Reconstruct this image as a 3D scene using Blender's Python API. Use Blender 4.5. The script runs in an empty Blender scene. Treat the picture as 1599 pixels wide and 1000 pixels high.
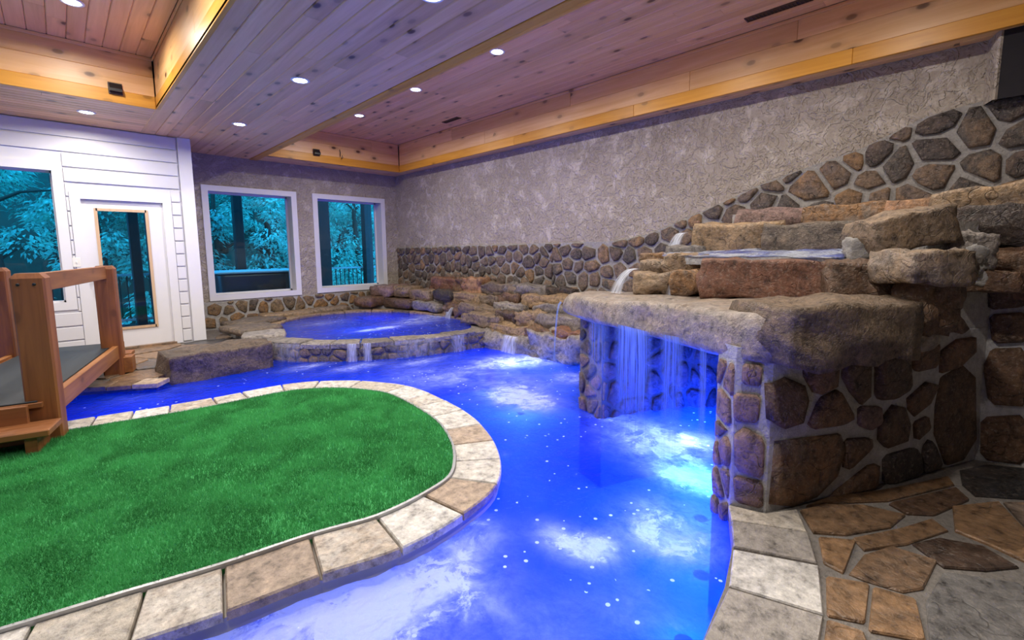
import bpy, bmesh, math, random
from mathutils import Vector, Matrix, noise
random.seed(7)
S = bpy.context.scene
COL = S.collection

# ------------------------------------------------------------------ camera
F_PX, CX, CY, CAM_H = 710.67, 799.5, 469.75, 1.32
YAW, PITCH, ROLL = math.radians(44.62), math.radians(6.322), math.radians(-0.477)
_f = Vector((math.sin(YAW) * math.cos(PITCH), math.cos(YAW) * math.cos(PITCH), -math.sin(PITCH)))
_r = Vector((math.cos(YAW), -math.sin(YAW), 0))
_u = _r.cross(_f)
_r, _u = math.cos(ROLL) * _r + math.sin(ROLL) * _u, -math.sin(ROLL) * _r + math.cos(ROLL) * _u
CAM = Vector((0, 0, CAM_H))
cd = bpy.data.cameras.new('camera')
cam = bpy.data.objects.new('camera', cd)
COL.objects.link(cam)
m = Matrix((_r, _u, -_f)).transposed().to_4x4()
m.translation = CAM
cam.matrix_world = m
cd.sensor_fit = 'HORIZONTAL'; cd.sensor_width = 36.0
cd.lens = F_PX / 1599 * 36
cd.shift_y = (CY - 500) / 1599
cd.clip_start = 0.02
S.camera = cam

# ------------------------------------------------------------------ world and exposure
W = bpy.data.worlds.new('world'); S.world = W; W.use_nodes = True
bg = W.node_tree.nodes['Background']
bg.inputs[0].default_value = (0.03, 0.34, 0.74, 1)
bg.inputs[1].default_value = 7.0
S.view_settings.view_transform = 'Standard'
S.view_settings.look = 'None'
S.view_settings.gamma = 1
S.view_settings.exposure = 0.02
S.view_settings.use_curve_mapping = False
LAMP_W = 33.0        # one recessed downlight
POOL_W = 25.0        # one blue underwater lamp
S.cycles.max_bounces = 6
S.cycles.diffuse_bounces = 4
S.cycles.transparent_max_bounces = 24
S.cycles.caustics_reflective = False
S.cycles.sample_clamp_indirect = 6.0

# ------------------------------------------------------------------ pixel -> place
def ray(x, y): return _f + (x - CX) / F_PX * _r - (y - CY) / F_PX * _u
def pz(x, y, z=0.0):
    d = ray(x, y); return CAM + d * ((z - CAM_H) / d.z)
def pX(x, y, X):
    d = ray(x, y); return CAM + d * (X / d.x)
def pY(x, y, Y):
    d = ray(x, y); return CAM + d * (Y / d.y)
def pP(x, y, a, b):          # vertical plane through the floor points a and b
    d = ray(x, y); n = Vector((b[1] - a[1], -(b[0] - a[0]), 0))
    return CAM + d * ((Vector((a[0], a[1], 0)) - CAM).dot(n) / d.dot(n))

# ------------------------------------------------------------------ materials
MATS = {}
class NB:
    def __init__(s, name):
        s.m = bpy.data.materials.new(name); s.m.use_nodes = True
        s.t = s.m.node_tree; s.t.nodes.clear()
        s.out = s.t.nodes.new('ShaderNodeOutputMaterial'); MATS[name] = s.m
    def n(s, typ, **kw):
        nd = s.t.nodes.new('ShaderNode' + typ)
        for k, v in kw.items():
            if k.startswith('i_'):
                key = k[2:]; key = int(key) if key.isdigit() else key.replace('_', ' ')
                nd.inputs[key].default_value = v
            else: setattr(nd, k, v)
        return nd
    def l(s, a, b): s.t.links.new(a, b)
    def ramp(s, fac, stops, interp='LINEAR'):
        r = s.n('ValToRGB'); r.color_ramp.interpolation = interp
        e = r.color_ramp.elements
        while len(e) < len(stops): e.new(0.5)
        for i, (p, c) in enumerate(stops):
            e[i].position = p; e[i].color = (*c, 1) if len(c) == 3 else c
        s.l(fac, r.inputs[0]); return r.outputs[0]
    def mix(s, fac, a, b, blend='MIX'):
        x = s.n('Mix', data_type='RGBA', blend_type=blend)
        for sock, v in ((x.inputs[0], fac), (x.inputs[6], a), (x.inputs[7], b)):
            if hasattr(v, 'links'): s.l(v, sock)
            elif isinstance(v, (int, float)): sock.default_value = v
            else: sock.default_value = (*v, 1)
        return x.outputs[2]
    def math(s, op, a, b=0.0, clamp=False):
        x = s.n('Math', operation=op, use_clamp=clamp)
        for i, v in enumerate((a, b)):
            if hasattr(v, 'links'): s.l(v, x.inputs[i])
            else: x.inputs[i].default_value = v
        return x.outputs[0]
    def coords(s, scale=(1, 1, 1), rnd=0.0, kind='Object'):
        tc = s.n('TexCoord'); mp = s.n('Mapping'); mp.inputs['Scale'].default_value = scale
        s.l(tc.outputs[kind], mp.inputs[0])
        if rnd:
            oi = s.n('ObjectInfo'); cb = s.n('CombineXYZ')
            k1 = s.math('MULTIPLY', oi.outputs['Random'], rnd)
            s.l(k1, cb.inputs[0]); s.l(s.math('MULTIPLY', k1, 1.7), cb.inputs[1]); s.l(s.math('MULTIPLY', k1, 0.6), cb.inputs[2])
            s.l(cb.outputs[0], mp.inputs['Location'])
        return mp.outputs[0]
    def noise(s, vec, scale, detail=4, rough=0.55, dist=0.0):
        x = s.n('TexNoise'); x.inputs['Scale'].default_value = scale; x.inputs['Detail'].default_value = detail
        x.inputs['Roughness'].default_value = rough; x.inputs['Distortion'].default_value = dist
        if vec is not None: s.l(vec, x.inputs['Vector'])
        return x.outputs[0]
    def bump(s, h, strength, dist=0.01):
        b = s.n('Bump'); b.inputs['Strength'].default_value = strength; b.inputs['Distance'].default_value = dist
        s.l(h, b.inputs['Height']); return b.outputs[0]
    def pbr(s, color, rough=0.6, normal=None, spec=0.5, metal=0.0):
        p = s.n('BsdfPrincipled')
        if hasattr(color, 'links'): s.l(color, p.inputs['Base Color'])
        else: p.inputs['Base Color'].default_value = (*color, 1)
        if hasattr(rough, 'links'): s.l(rough, p.inputs['Roughness'])
        else: p.inputs['Roughness'].default_value = rough
        p.inputs['Specular IOR Level'].default_value = spec; p.inputs['Metallic'].default_value = metal
        if normal is not None: s.l(normal, p.inputs['Normal'])
        s.l(p.outputs[0], s.out.inputs[0]); return p

def plain(name, color, rough=0.6, spec=0.5, metal=0.0, nz=0.06):
    b = NB(name); v = b.coords(rnd=20)
    n = b.noise(v, 9, 4)
    c = b.mix(n, tuple(x * (1 - nz) for x in color), tuple(min(1, x * (1 + nz)) for x in color))
    b.pbr(c, rough, b.bump(n, 0.05), spec, metal); return b.m

def pine(name, axis, light, dark, rough=0.38, knots=0.9):
    """boards with grain along `axis` (0 x, 1 y, 2 z)"""
    b = NB(name)
    sc = [16.0, 16.0, 16.0]; sc[axis] = 0.9
    v = b.coords(tuple(sc), 40)
    g = b.noise(v, 1.0, 5, 0.6, 0.6)
    vk = b.coords((1, 1, 1), 13)
    sp = b.n('SeparateXYZ'); b.l(vk, sp.inputs[0]); ot = [i for i in range(3) if i != axis]
    cb = b.n('CombineXYZ'); b.l(b.math('MULTIPLY', sp.outputs[axis], 0.55), cb.inputs[0])
    b.l(b.math('ADD', sp.outputs[ot[0]], sp.outputs[ot[1]]), cb.inputs[1])
    vo = b.n('TexVoronoi', voronoi_dimensions='2D'); vo.inputs['Scale'].default_value = 4.2; b.l(cb.outputs[0], vo.inputs['Vector'])
    kn = b.ramp(vo.outputs['Distance'], [(0.0, (1, 1, 1)), (0.075, (0.9, 0.9, 0.9)), (0.115, (0.28, 0.28, 0.28)), (0.26, (0, 0, 0))])
    has = b.n('Separate' + 'Color'); b.l(vo.outputs['Color'], has.inputs[0])
    sel = b.math('GREATER_THAN', has.outputs[0], 0.52)
    kf = b.math('MULTIPLY', b.math('MULTIPLY', kn, sel), b.math('MULTIPLY', b.math('ADD', has.outputs[1], 0.35), knots, True))
    oi = b.n('ObjectInfo')
    base = b.mix(b.ramp(g, [(0.3, (0, 0, 0)), (0.72, (1, 1, 1))]), dark, light)
    tint = b.ramp(oi.outputs['Random'], [(0, (0.80, 0.77, 0.73)), (0.5, (0.97, 0.96, 0.94)), (1, (1.0, 1.0, 1.0))])
    base = b.mix(1.0, base, tint, 'MULTIPLY')
    c = b.mix(kf, base, (0.075, 0.026, 0.010))
    b.pbr(c, rough, b.bump(g, 0.10, 0.004), 0.4); return b.m

def rock(name, stops, rough=0.55, bump=0.9, scale=1.0, spec=0.4, vein=(0.50, 0.42, 0.34), vf=0.35, ctr=1.0, crack=0.45):
    b = NB(name)
    v = b.coords((1, 1, 1), 60)
    oi = b.n('ObjectInfo')
    n1 = b.noise(v, 4.5 * scale, 6, 0.65, 0.8)
    n2 = b.noise(v, 19 * scale, 6, 0.7)
    n3 = b.noise(v, 55 * scale, 4, 0.7)
    t = b.math('ADD', oi.outputs['Random'], b.math('MULTIPLY', b.math('SUBTRACT', n1, 0.5), 0.9))
    c = b.ramp(t, stops)
    dk = b.ramp(n2, [(0.30, (0.16, 0.15, 0.15)), (0.46, (0.75, 0.74, 0.73)), (0.60, (1.1, 1.08, 1.06)), (0.76, (1.7, 1.6, 1.5))])
    c = b.mix(ctr, c, dk, 'MULTIPLY')
    vm = b.n('VectorMath', operation='MULTIPLY_ADD'); b.l(v, vm.inputs[0]); vm.inputs[1].default_value = (1, 1, 2.2)
    nc = b.n('TexNoise'); nc.inputs['Scale'].default_value = 3.0 * scale; nc.inputs['Detail'].default_value = 3; b.l(v, nc.inputs['Vector']); b.l(nc.outputs['Color'], vm.inputs[2])
    ve = b.n('TexVoronoi', feature='DISTANCE_TO_EDGE'); ve.inputs['Scale'].default_value = 3.2 * scale; b.l(vm.outputs[0], ve.inputs['Vector'])
    ck = b.ramp(ve.outputs['Distance'], [(0.0, (0, 0, 0)), (0.022, (1, 1, 1))])
    ck = b.math('MAXIMUM', ck, b.ramp(n1, [(0.42, (0, 0, 0)), (0.56, (1, 1, 1))]))
    c = b.mix(b.math('MULTIPLY', b.math('SUBTRACT', 1.0, ck), crack), c, (0.025, 0.02, 0.018))
    c = b.mix(b.math('MULTIPLY', b.ramp(n3, [(0.54, (0, 0, 0)), (0.70, (1, 1, 1))]), vf), c, vein)
    h = b.math('ADD', b.math('MULTIPLY', n2, 0.8), b.math('ADD', b.math('MULTIPLY', n3, 0.3), b.math('ADD', n1, b.math('MULTIPLY', ck, crack * 0.6))))
    b.pbr(c, rough, b.bump(h, bump, 0.03), spec); return b.m

PINE_Y = pine('pine_ceiling_along_y', 1, (0.92, 0.57, 0.28), (0.74, 0.41, 0.17))
PINE_X = pine('pine_ceiling_along_x', 0, (0.92, 0.57, 0.28), (0.74, 0.41, 0.17))
FAS_Y = pine('pine_fascia_along_y', 1, (0.95, 0.60, 0.28), (0.78, 0.42, 0.15))
FAS_X = pine('pine_fascia_along_x', 0, (0.95, 0.60, 0.28), (0.78, 0.42, 0.15))
GOLD_Y = pine('pine_edge_along_y', 1, (0.86, 0.43, 0.06), (0.68, 0.29, 0.03), knots=0.5)
GOLD_X = pine('pine_edge_along_x', 0, (0.86, 0.43, 0.06), (0.68, 0.29, 0.03), knots=0.5)
CEDAR_X = pine('cedar_along_x', 0, (0.34, 0.135, 0.045), (0.19, 0.066, 0.02), 0.55, 0.5)
CEDAR_Y = pine('cedar_along_y', 1, (0.38, 0.165, 0.05), (0.22, 0.08, 0.025), 0.55, 0.5)
CEDAR_Z = pine('cedar_along_z', 2, (0.32, 0.115, 0.035), (0.14, 0.045, 0.016), 0.55, 0.6)
TAN_TRIM = pine('raw_pine_stop', 2, (0.62, 0.45, 0.30), (0.50, 0.34, 0.22), 0.6, 0.2)

BROWNS = [(0.05, (0.045, 0.035, 0.032)), (0.3, (0.13, 0.075, 0.045)), (0.5, (0.21, 0.115, 0.06)), (0.68, (0.16, 0.12, 0.095)), (0.85, (0.27, 0.14, 0.055)), (1.0, (0.20, 0.16, 0.13))]
R_WALL = rock('fieldstone', [(0.0, (0.085, 0.072, 0.07)), (0.25, (0.15, 0.105, 0.08)), (0.45, (0.10, 0.09, 0.085)), (0.62, (0.22, 0.15, 0.10)), (0.8, (0.17, 0.13, 0.11)), (1.0, (0.28, 0.17, 0.09))], 0.5)
R_BACK = rock('fieldstone_tan', [(0.0, (0.12, 0.09, 0.06)), (0.3, (0.26, 0.18, 0.10)), (0.55, (0.19, 0.14, 0.09)), (0.8, (0.30, 0.16, 0.06)), (1.0, (0.10, 0.08, 0.07))], 0.55)
R_BROWN = rock('brown_stone', BROWNS, 0.5)
R_DARKB = rock('dark_brown_stone', [(0.0, (0.06, 0.045, 0.04)), (0.4, (0.13, 0.075, 0.045)), (0.7, (0.18, 0.10, 0.055)), (1.0, (0.10, 0.06, 0.04))], 0.45)
R_RED = rock('red_boulder', [(0.0, (0.17, 0.075, 0.045)), (0.4, (0.28, 0.135, 0.08)), (0.7, (0.34, 0.19, 0.10)), (1.0, (0.26, 0.16, 0.08))], 0.5, 0.7)
R_TAN = rock('tan_boulder', [(0.0, (0.13, 0.10, 0.075)), (0.4, (0.25, 0.18, 0.12)), (0.7, (0.34, 0.225, 0.12)), (1.0, (0.23, 0.185, 0.15))], 0.5, 0.8)
R_GREY = rock('grey_boulder', [(0.0, (0.13, 0.115, 0.11)), (0.4, (0.24, 0.215, 0.20)), (0.7, (0.32, 0.285, 0.26)), (1.0, (0.20, 0.17, 0.155))], 0.45, 0.8)
R_LEDGE = rock('ledge_boulder', [(0.0, (0.055, 0.04, 0.033)), (0.35, (0.15, 0.105, 0.07)), (0.6, (0.22, 0.155, 0.10)), (1.0, (0.12, 0.09, 0.065))], 0.45, 1.0, 1.4, vein=(0.42, 0.35, 0.29), vf=0.45, crack=0.15)
R_LEDGEW = rock('wet_ledge', [(0.0, (0.26, 0.20, 0.15)), (0.4, (0.36, 0.27, 0.19)), (0.7, (0.28, 0.24, 0.21)), (1.0, (0.22, 0.19, 0.18))], 0.28, 0.7, spec=0.6, crack=0.1)
R_CORAL = rock('purplish_stone', [(0.0, (0.20, 0.13, 0.12)), (0.5, (0.30, 0.19, 0.16)), (1.0, (0.24, 0.18, 0.17))], 0.5)
R_FLAG = rock('slate_flagstone', [(0.0, (0.045, 0.045, 0.05)), (0.2, (0.11, 0.10, 0.10)), (0.4, (0.17, 0.10, 0.055)), (0.6, (0.26, 0.15, 0.075)), (0.8, (0.21, 0.14, 0.085)), (1.0, (0.16, 0.13, 0.12))], 0.32, 0.5, 0.8, vf=0.2)
R_FLAGO = rock('orange_flagstone', [(0.0, (0.17, 0.11, 0.07)), (0.35, (0.24, 0.145, 0.08)), (0.7, (0.30, 0.18, 0.095)), (1.0, (0.17, 0.125, 0.095))], 0.32, 0.45, 0.8, vf=0.2)
R_FLAGG = rock('grey_flagstone', [(0.0, (0.12, 0.12, 0.125)), (0.5, (0.20, 0.195, 0.19)), (1.0, (0.15, 0.14, 0.135))], 0.35, 0.45, 0.8, vf=0.2)
R_FLAGD = rock('dark_flagstone', [(0.0, (0.03, 0.03, 0.032)), (0.5, (0.10, 0.06, 0.04)), (1.0, (0.16, 0.09, 0.045))], 0.3, 0.45, 0.8, vf=0.2)
TRAV = [(0.05, (0.50, 0.45, 0.38)), (0.35, (0.60, 0.575, 0.54)), (0.55, (0.48, 0.40, 0.32)), (0.75, (0.62, 0.585, 0.535)), (0.95, (0.42, 0.34, 0.27))]
R_TRAV = rock('travertine', TRAV, 0.45, 0.45, 1.0, ctr=0.85, crack=0.0, vein=(0.20, 0.15, 0.12), vf=0.55)
R_TRAVW = rock('white_travertine', [(0.0, (0.57, 0.54, 0.49)), (0.5, (0.67, 0.655, 0.63)), (1.0, (0.61, 0.58, 0.54))], 0.45, 0.35, 1.0, ctr=0.85, crack=0.0, vein=(0.34, 0.29, 0.25), vf=0.45)
R_TRAVB = rock('brown_travertine', [(0.0, (0.36, 0.28, 0.22)), (0.5, (0.46, 0.37, 0.29)), (1.0, (0.40, 0.30, 0.22))], 0.45, 0.45, 1.0, ctr=0.85, crack=0.0, vein=(0.12, 0.09, 0.08), vf=0.5)
R_TRAVG = rock('grey_travertine', [(0.0, (0.26, 0.23, 0.21)), (0.5, (0.36, 0.33, 0.30)), (1.0, (0.30, 0.27, 0.24))], 0.45, 0.45, 1.0, ctr=0.85, crack=0.0, vein=(0.60, 0.55, 0.48), vf=0.3)
MORTAR = rock('mortar', [(0.0, (0.30, 0.285, 0.27)), (0.5, (0.40, 0.385, 0.37)), (1.0, (0.36, 0.34, 0.32))], 0.8, 0.7, 1.5, vf=0.0, ctr=0.4, crack=0.0)
MORTAR_L = rock('pale_mortar', [(0.0, (0.44, 0.43, 0.42)), (0.5, (0.55, 0.54, 0.53)), (1.0, (0.48, 0.46, 0.45))], 0.7, 0.8, 1.5, vf=0.0, ctr=0.4, crack=0.0)
JOINT = rock('floor_joint', [(0.0, (0.16, 0.14, 0.125)), (1.0, (0.22, 0.20, 0.18))], 0.7, 0.5, 2.0, vf=0.0, ctr=0.5, crack=0.0)
GROUT = plain('pale_grout', (0.50, 0.47, 0.43), 0.8)

def stucco_mat():
    b = NB('stucco'); v = b.coords(kind='Object')
    n1 = b.noise(v, 1.1, 5, 0.6); n2 = b.noise(v, 4.5, 6, 0.72, 0.5); n3 = b.noise(v, 42, 5, 0.65)
    n4 = b.noise(v, 8.0, 4, 0.55, 0.5)
    c = b.ramp(n1, [(0.3, (0.30, 0.255, 0.205)), (0.7, (0.42, 0.365, 0.305))])
    c = b.mix(b.math('MULTIPLY', b.ramp(n2, [(0.52, (0, 0, 0)), (0.64, (1, 1, 1))]), 0.75), c, (0.62, 0.56, 0.50))
    flake = b.ramp(n4, [(0.44, (0, 0, 0)), (0.465, (1, 1, 1)), (0.52, (1, 1, 1)), (0.60, (0.3, 0.3, 0.3)), (0.615, (0.9, 0.9, 0.9))])
    c = b.mix(0.18, c, b.ramp(n3, [(0.3, (0.2, 0.18, 0.16)), (0.7, (0.7, 0.64, 0.58))]))
    h = b.math('ADD', b.math('MULTIPLY', flake, 1.0), b.math('ADD', b.math('MULTIPLY', n3, 0.5), n2))
    b.pbr(c, 0.85, b.bump(h, 0.8, 0.02), 0.25); return b.m
STUCCO = stucco_mat()
WHITE = plain('white_paint', (0.70, 0.70, 0.74), 0.42, nz=0.03)
WHITE2 = plain('white_siding', (0.66, 0.66, 0.70), 0.45, nz=0.03)
SHADESTUC = plain('shaded_stucco', (0.016, 0.014, 0.017), 0.9, nz=0.3)  # near-black base colour stands in for the pier's unlit face
BLACK = plain('black_metal', (0.012, 0.012, 0.014), 0.4)
BRONZE = plain('bronze_box', (0.07, 0.038, 0.022), 0.45)
CHROME = plain('grey_metal', (0.45, 0.46, 0.48), 0.35, metal=0.6)
RUBBER = plain('dark_mat', (0.014, 0.018, 0.022), 0.6, nz=0.2)
PLASTER = plain('pool_plaster', (0.55, 0.62, 0.74), 0.6)
OUTWOOD = plain('dark_stained_timber', (0.018, 0.016, 0.018), 0.7, nz=0.3)
OUTRAIL = plain('grey_blue_rail', (0.25, 0.42, 0.46), 0.5)
TUBSHELL = plain('dark_tub_shell', (0.02, 0.022, 0.03), 0.35)
TUBRIM = plain('tub_rim', (0.30, 0.50, 0.55), 0.4)
BARK = plain('bark', (0.06, 0.045, 0.035), 0.9, nz=0.4)
SOIL = plain('forest_floor', (0.015, 0.04, 0.025), 0.9, nz=0.5)
PLASTIC = plain('white_plastic', (0.78, 0.77, 0.74), 0.35)

def leaf_mat(name, c1, c2):
    b = NB(name); v = b.coords(); n = b.noise(v, 3.0, 4)
    c = b.ramp(n, [(0.3, c1), (0.7, c2)])
    d = b.n('BsdfDiffuse'); t = b.n('BsdfTranslucent'); g = b.n('BsdfGlossy'); g.inputs['Roughness'].default_value = 0.35
    b.l(c, d.inputs[0]); b.l(c, t.inputs[0])
    m1 = b.n('MixShader'); m1.inputs[0].default_value = 0.25; b.l(d.outputs[0], m1.inputs[1]); b.l(t.outputs[0], m1.inputs[2])
    m2 = b.n('MixShader'); m2.inputs[0].default_value = 0.06; b.l(m1.outputs[0], m2.inputs[1]); b.l(g.outputs[0], m2.inputs[2])
    b.l(m2.outputs[0], b.out.inputs[0]); return b.m
LEAF_A = leaf_mat('leaves_mid', (0.14, 0.48, 0.42), (0.30, 0.80, 0.62))
LEAF_B = leaf_mat('leaves_dark', (0.06, 0.28, 0.26), (0.18, 0.60, 0.46))
LEAF_C = leaf_mat('leaves_pale', (0.24, 0.66, 0.55), (0.45, 0.92, 0.80))

def turf_mat():
    b = NB('turf_blades'); v = b.coords()
    n = b.noise(v, 3.2, 3, 0.5, 0.6); n2 = b.noise(v, 180, 2)
    c = b.ramp(n, [(0.38, (0.020, 0.175, 0.042)), (0.60, (0.080, 0.440, 0.145))])
    c = b.mix(b.ramp(n2, [(0.35, (0, 0, 0)), (0.75, (1, 1, 1))]), c, (0.14, 0.55, 0.20))
    d = b.n('BsdfDiffuse'); b.l(c, d.inputs[0]); t = b.n('BsdfTranslucent'); b.l(c, t.inputs[0])
    m1 = b.n('MixShader'); m1.inputs[0].default_value = 0.3; b.l(d.outputs[0], m1.inputs[1]); b.l(t.outputs[0], m1.inputs[2])
    b.l(m1.outputs[0], b.out.inputs[0]); return b.m
TURF = turf_mat()

def glass_mat():
    b = NB('window_glass')
    t = b.n('BsdfTransparent'); t.inputs[0].default_value = (0.86, 0.97, 1.0, 1)
    g = b.n('BsdfGlossy'); g.inputs['Roughness'].default_value = 0.02
    fr = b.n('Fresnel'); fr.inputs[0].default_value = 1.45
    mx = b.n('MixShader'); b.l(fr.outputs[0], mx.inputs[0]); b.l(t.outputs[0], mx.inputs[1]); b.l(g.outputs[0], mx.inputs[2])
    b.l(mx.outputs[0], b.out.inputs[0]); return b.m
GLASS = glass_mat()

def emis(name, col, strength):
    b = NB(name); e = b.n('Emission'); e.inputs[0].default_value = (*col, 1); e.inputs[1].default_value = strength
    b.l(e.outputs[0], b.out.inputs[0]); return b.m
LENS = emis('lamp_lens', (0.93, 0.96, 1.0), 18)
POOL_LENS = emis('pool_lamp_lens', (0.02, 0.12, 1.0), 4.0)
POOL_LENS_W = emis('pool_lamp_lens_white', (0.85, 0.9, 1.0), 60)

def water_mat(name, tint, base=0.30):
    """clear blue water, aerated (milky) and painted with lamp glow where the mesh attribute 'foam' is high"""
    b = NB(name)
    at = b.n('Attribute'); at.attribute_name = 'pale_cover'
    v = b.coords()
    n1 = b.noise(v, 5.0, 8, 0.68, 0.35); n2 = b.noise(v, 30, 4, 0.6, 0.4)
    nb = b.math('ADD', b.math('MULTIPLY', b.noise(v, 7, 3, 0.5, 0.8), 1.0), b.math('MULTIPLY', n2, 0.35))
    nrm = b.bump(nb, 0.35, 0.06)
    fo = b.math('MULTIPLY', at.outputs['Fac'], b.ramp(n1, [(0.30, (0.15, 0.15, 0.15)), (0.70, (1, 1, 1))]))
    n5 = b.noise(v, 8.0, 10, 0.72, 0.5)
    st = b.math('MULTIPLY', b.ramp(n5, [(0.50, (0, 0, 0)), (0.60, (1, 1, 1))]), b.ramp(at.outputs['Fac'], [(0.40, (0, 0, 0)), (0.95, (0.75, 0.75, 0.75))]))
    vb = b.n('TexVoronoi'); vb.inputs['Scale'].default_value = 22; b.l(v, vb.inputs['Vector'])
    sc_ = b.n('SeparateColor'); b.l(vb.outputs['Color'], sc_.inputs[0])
    glints = b.math('MULTIPLY', b.math('LESS_THAN', vb.outputs['Distance'], 0.22), b.math('GREATER_THAN', sc_.outputs[0], b.ramp(b.noise(v, 2.2, 2), [(0.45, (1, 1, 1)), (0.65, (0.72, 0.72, 0.72))])))  # white specks painted as lamp glints on the ripples
    fo = b.math('ADD', fo, b.math('ADD', st, b.math('MULTIPLY', glints, 0.8)), True)
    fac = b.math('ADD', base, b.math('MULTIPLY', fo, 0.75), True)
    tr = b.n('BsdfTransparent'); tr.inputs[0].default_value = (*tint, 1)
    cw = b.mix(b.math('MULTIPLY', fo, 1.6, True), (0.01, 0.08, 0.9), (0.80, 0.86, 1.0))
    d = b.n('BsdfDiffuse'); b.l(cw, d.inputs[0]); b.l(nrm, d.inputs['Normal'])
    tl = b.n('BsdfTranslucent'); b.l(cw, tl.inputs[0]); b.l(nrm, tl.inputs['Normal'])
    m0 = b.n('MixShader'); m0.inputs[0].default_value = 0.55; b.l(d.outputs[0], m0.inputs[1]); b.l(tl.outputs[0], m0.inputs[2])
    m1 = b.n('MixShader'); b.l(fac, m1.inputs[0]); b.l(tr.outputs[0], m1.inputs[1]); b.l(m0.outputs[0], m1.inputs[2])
    g = b.n('BsdfGlossy'); g.inputs['Roughness'].default_value = 0.06; b.l(nrm, g.inputs['Normal'])
    fr = b.n('Fresnel'); fr.inputs[0].default_value = 1.27; b.l(nrm, fr.inputs['Normal'])
    m2 = b.n('MixShader'); b.l(fr.outputs[0], m2.inputs[0]); b.l(m1.outputs[0], m2.inputs[1]); b.l(g.outputs[0], m2.inputs[2])
    b.l(m2.outputs[0], b.out.inputs[0]); return b.m
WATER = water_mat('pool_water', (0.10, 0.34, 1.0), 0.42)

def fall_mat(name, col):
    b = NB(name)
    tc = b.n('TexCoord'); mp = b.n('Mapping'); mp.inputs['Scale'].default_value = (34, 1.3, 1); b.l(tc.outputs['UV'], mp.inputs[0])
    n = b.noise(mp.outputs[0], 1.0, 4, 0.6, 0.3)
    sx = b.n('SeparateXYZ'); b.l(tc.outputs['UV'], sx.inputs[0])
    e = b.math('MULTIPLY', b.math('MULTIPLY', sx.outputs[2], 1.0), 1.0)
    at = b.n('Attribute'); at.attribute_name = 'pale_cover'
    fac = b.math('MULTIPLY', b.ramp(n, [(0.30, (0.05, 0.05, 0.05)), (0.60, (0.95, 0.95, 0.95))]), at.outputs['Fac'])
    tr = b.n('BsdfTransparent')
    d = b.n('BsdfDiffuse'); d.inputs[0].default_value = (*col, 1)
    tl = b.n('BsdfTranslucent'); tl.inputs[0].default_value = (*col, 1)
    m0 = b.n('MixShader'); m0.inputs[0].default_value = 0.5; b.l(d.outputs[0], m0.inputs[1]); b.l(tl.outputs[0], m0.inputs[2])
    m1 = b.n('MixShader'); b.l(fac, m1.inputs[0]); b.l(tr.outputs[0], m1.inputs[1]); b.l(m0.outputs[0], m1.inputs[2])
    b.l(m1.outputs[0], b.out.inputs[0]); return b.m
FALL = fall_mat('bluelit_falling_water', (0.30, 0.48, 1.0))  # blue of the pool lamps is put into the strands' own colour
FALLW = fall_mat('white_water', (0.80, 0.86, 1.0))

# ------------------------------------------------------------------ builders
def tag(o, label=None, cat=None, group=None, kind=None):
    if label: o['label'] = label
    if cat: o['category'] = cat
    if group: o['group'] = group
    if kind: o['kind'] = kind
    return o
def link(o, parent=None):
    COL.objects.link(o)
    if parent is not None:
        o.parent = parent
    return o
def mesh_obj(name, verts, faces, mat, parent=None, smooth=False, loc=None):
    me = bpy.data.meshes.new(name)
    if loc is not None:
        L = Vector(loc); verts = [Vector(v) - L for v in verts]
    me.from_pydata([tuple(v) for v in verts], [], faces); me.materials.append(mat)
    if smooth: me.polygons.foreach_set('use_smooth', [True] * len(me.polygons))
    me.update()
    o = bpy.data.objects.new(name, me)
    if loc is not None: o.location = L
    q = parent
    while q is not None and q.rotation_euler.z == 0:      # children of a turned root are given in its own frame
        o.location = Vector(o.location) - Vector(q.location); q = q.parent
    return link(o, parent)
def empty(name, loc, rz=0):
    o = bpy.data.objects.new(name, None); o.location = loc; o.rotation_euler = (0, 0, rz); o.empty_display_size = 0.1
    return link(o)
def bm_obj(name, bm, mat, parent=None, smooth=False, loc=None):
    bmesh.ops.recalc_face_normals(bm, faces=bm.faces)
    vs = [v.co.copy() for v in bm.verts]; bm.verts.index_update()
    fs = [[v.index for v in f.verts] for f in bm.faces]; bm.free()
    return mesh_obj(name, vs, fs, mat, parent, smooth, loc)
def boxv(x0, x1, y0, y1, z0, z1):
    v = [(x0, y0, z0), (x1, y0, z0), (x1, y1, z0), (x0, y1, z0), (x0, y0, z1), (x1, y0, z1), (x1, y1, z1), (x0, y1, z1)]
    f = [(0, 3, 2, 1), (4, 5, 6, 7), (0, 1, 5, 4), (1, 2, 6, 5), (2, 3, 7, 6), (3, 0, 4, 7)]
    return v, f
def box(name, b, mat, parent=None, bevel=0.0):
    x0, x1, y0, y1, z0, z1 = b
    loc = ((x0 + x1) / 2, (y0 + y1) / 2, (z0 + z1) / 2)
    if not bevel:
        v, f = boxv(*b); return mesh_obj(name, v, f, mat, parent, loc=loc)
    bm = bmesh.new(); v, f = boxv(*b); vs = [bm.verts.new(p) for p in v]
    for q in f: bm.faces.new([vs[i] for i in q])
    bmesh.ops.bevel(bm, geom=bm.edges[:], offset=min(bevel, 0.45 * min(x1 - x0, y1 - y0, z1 - z0)), segments=1, affect='EDGES')
    return bm_obj(name, bm, mat, parent, loc=loc)
def boxes(name, bs, mat, parent=None):
    V, Fc = [], []
    for b in bs:
        v, f = boxv(*b); k = len(V); V += v; Fc += [tuple(i + k for i in q) for q in f]
    return mesh_obj(name, V, Fc, mat, parent, loc=Vector(V[0]))
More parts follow.
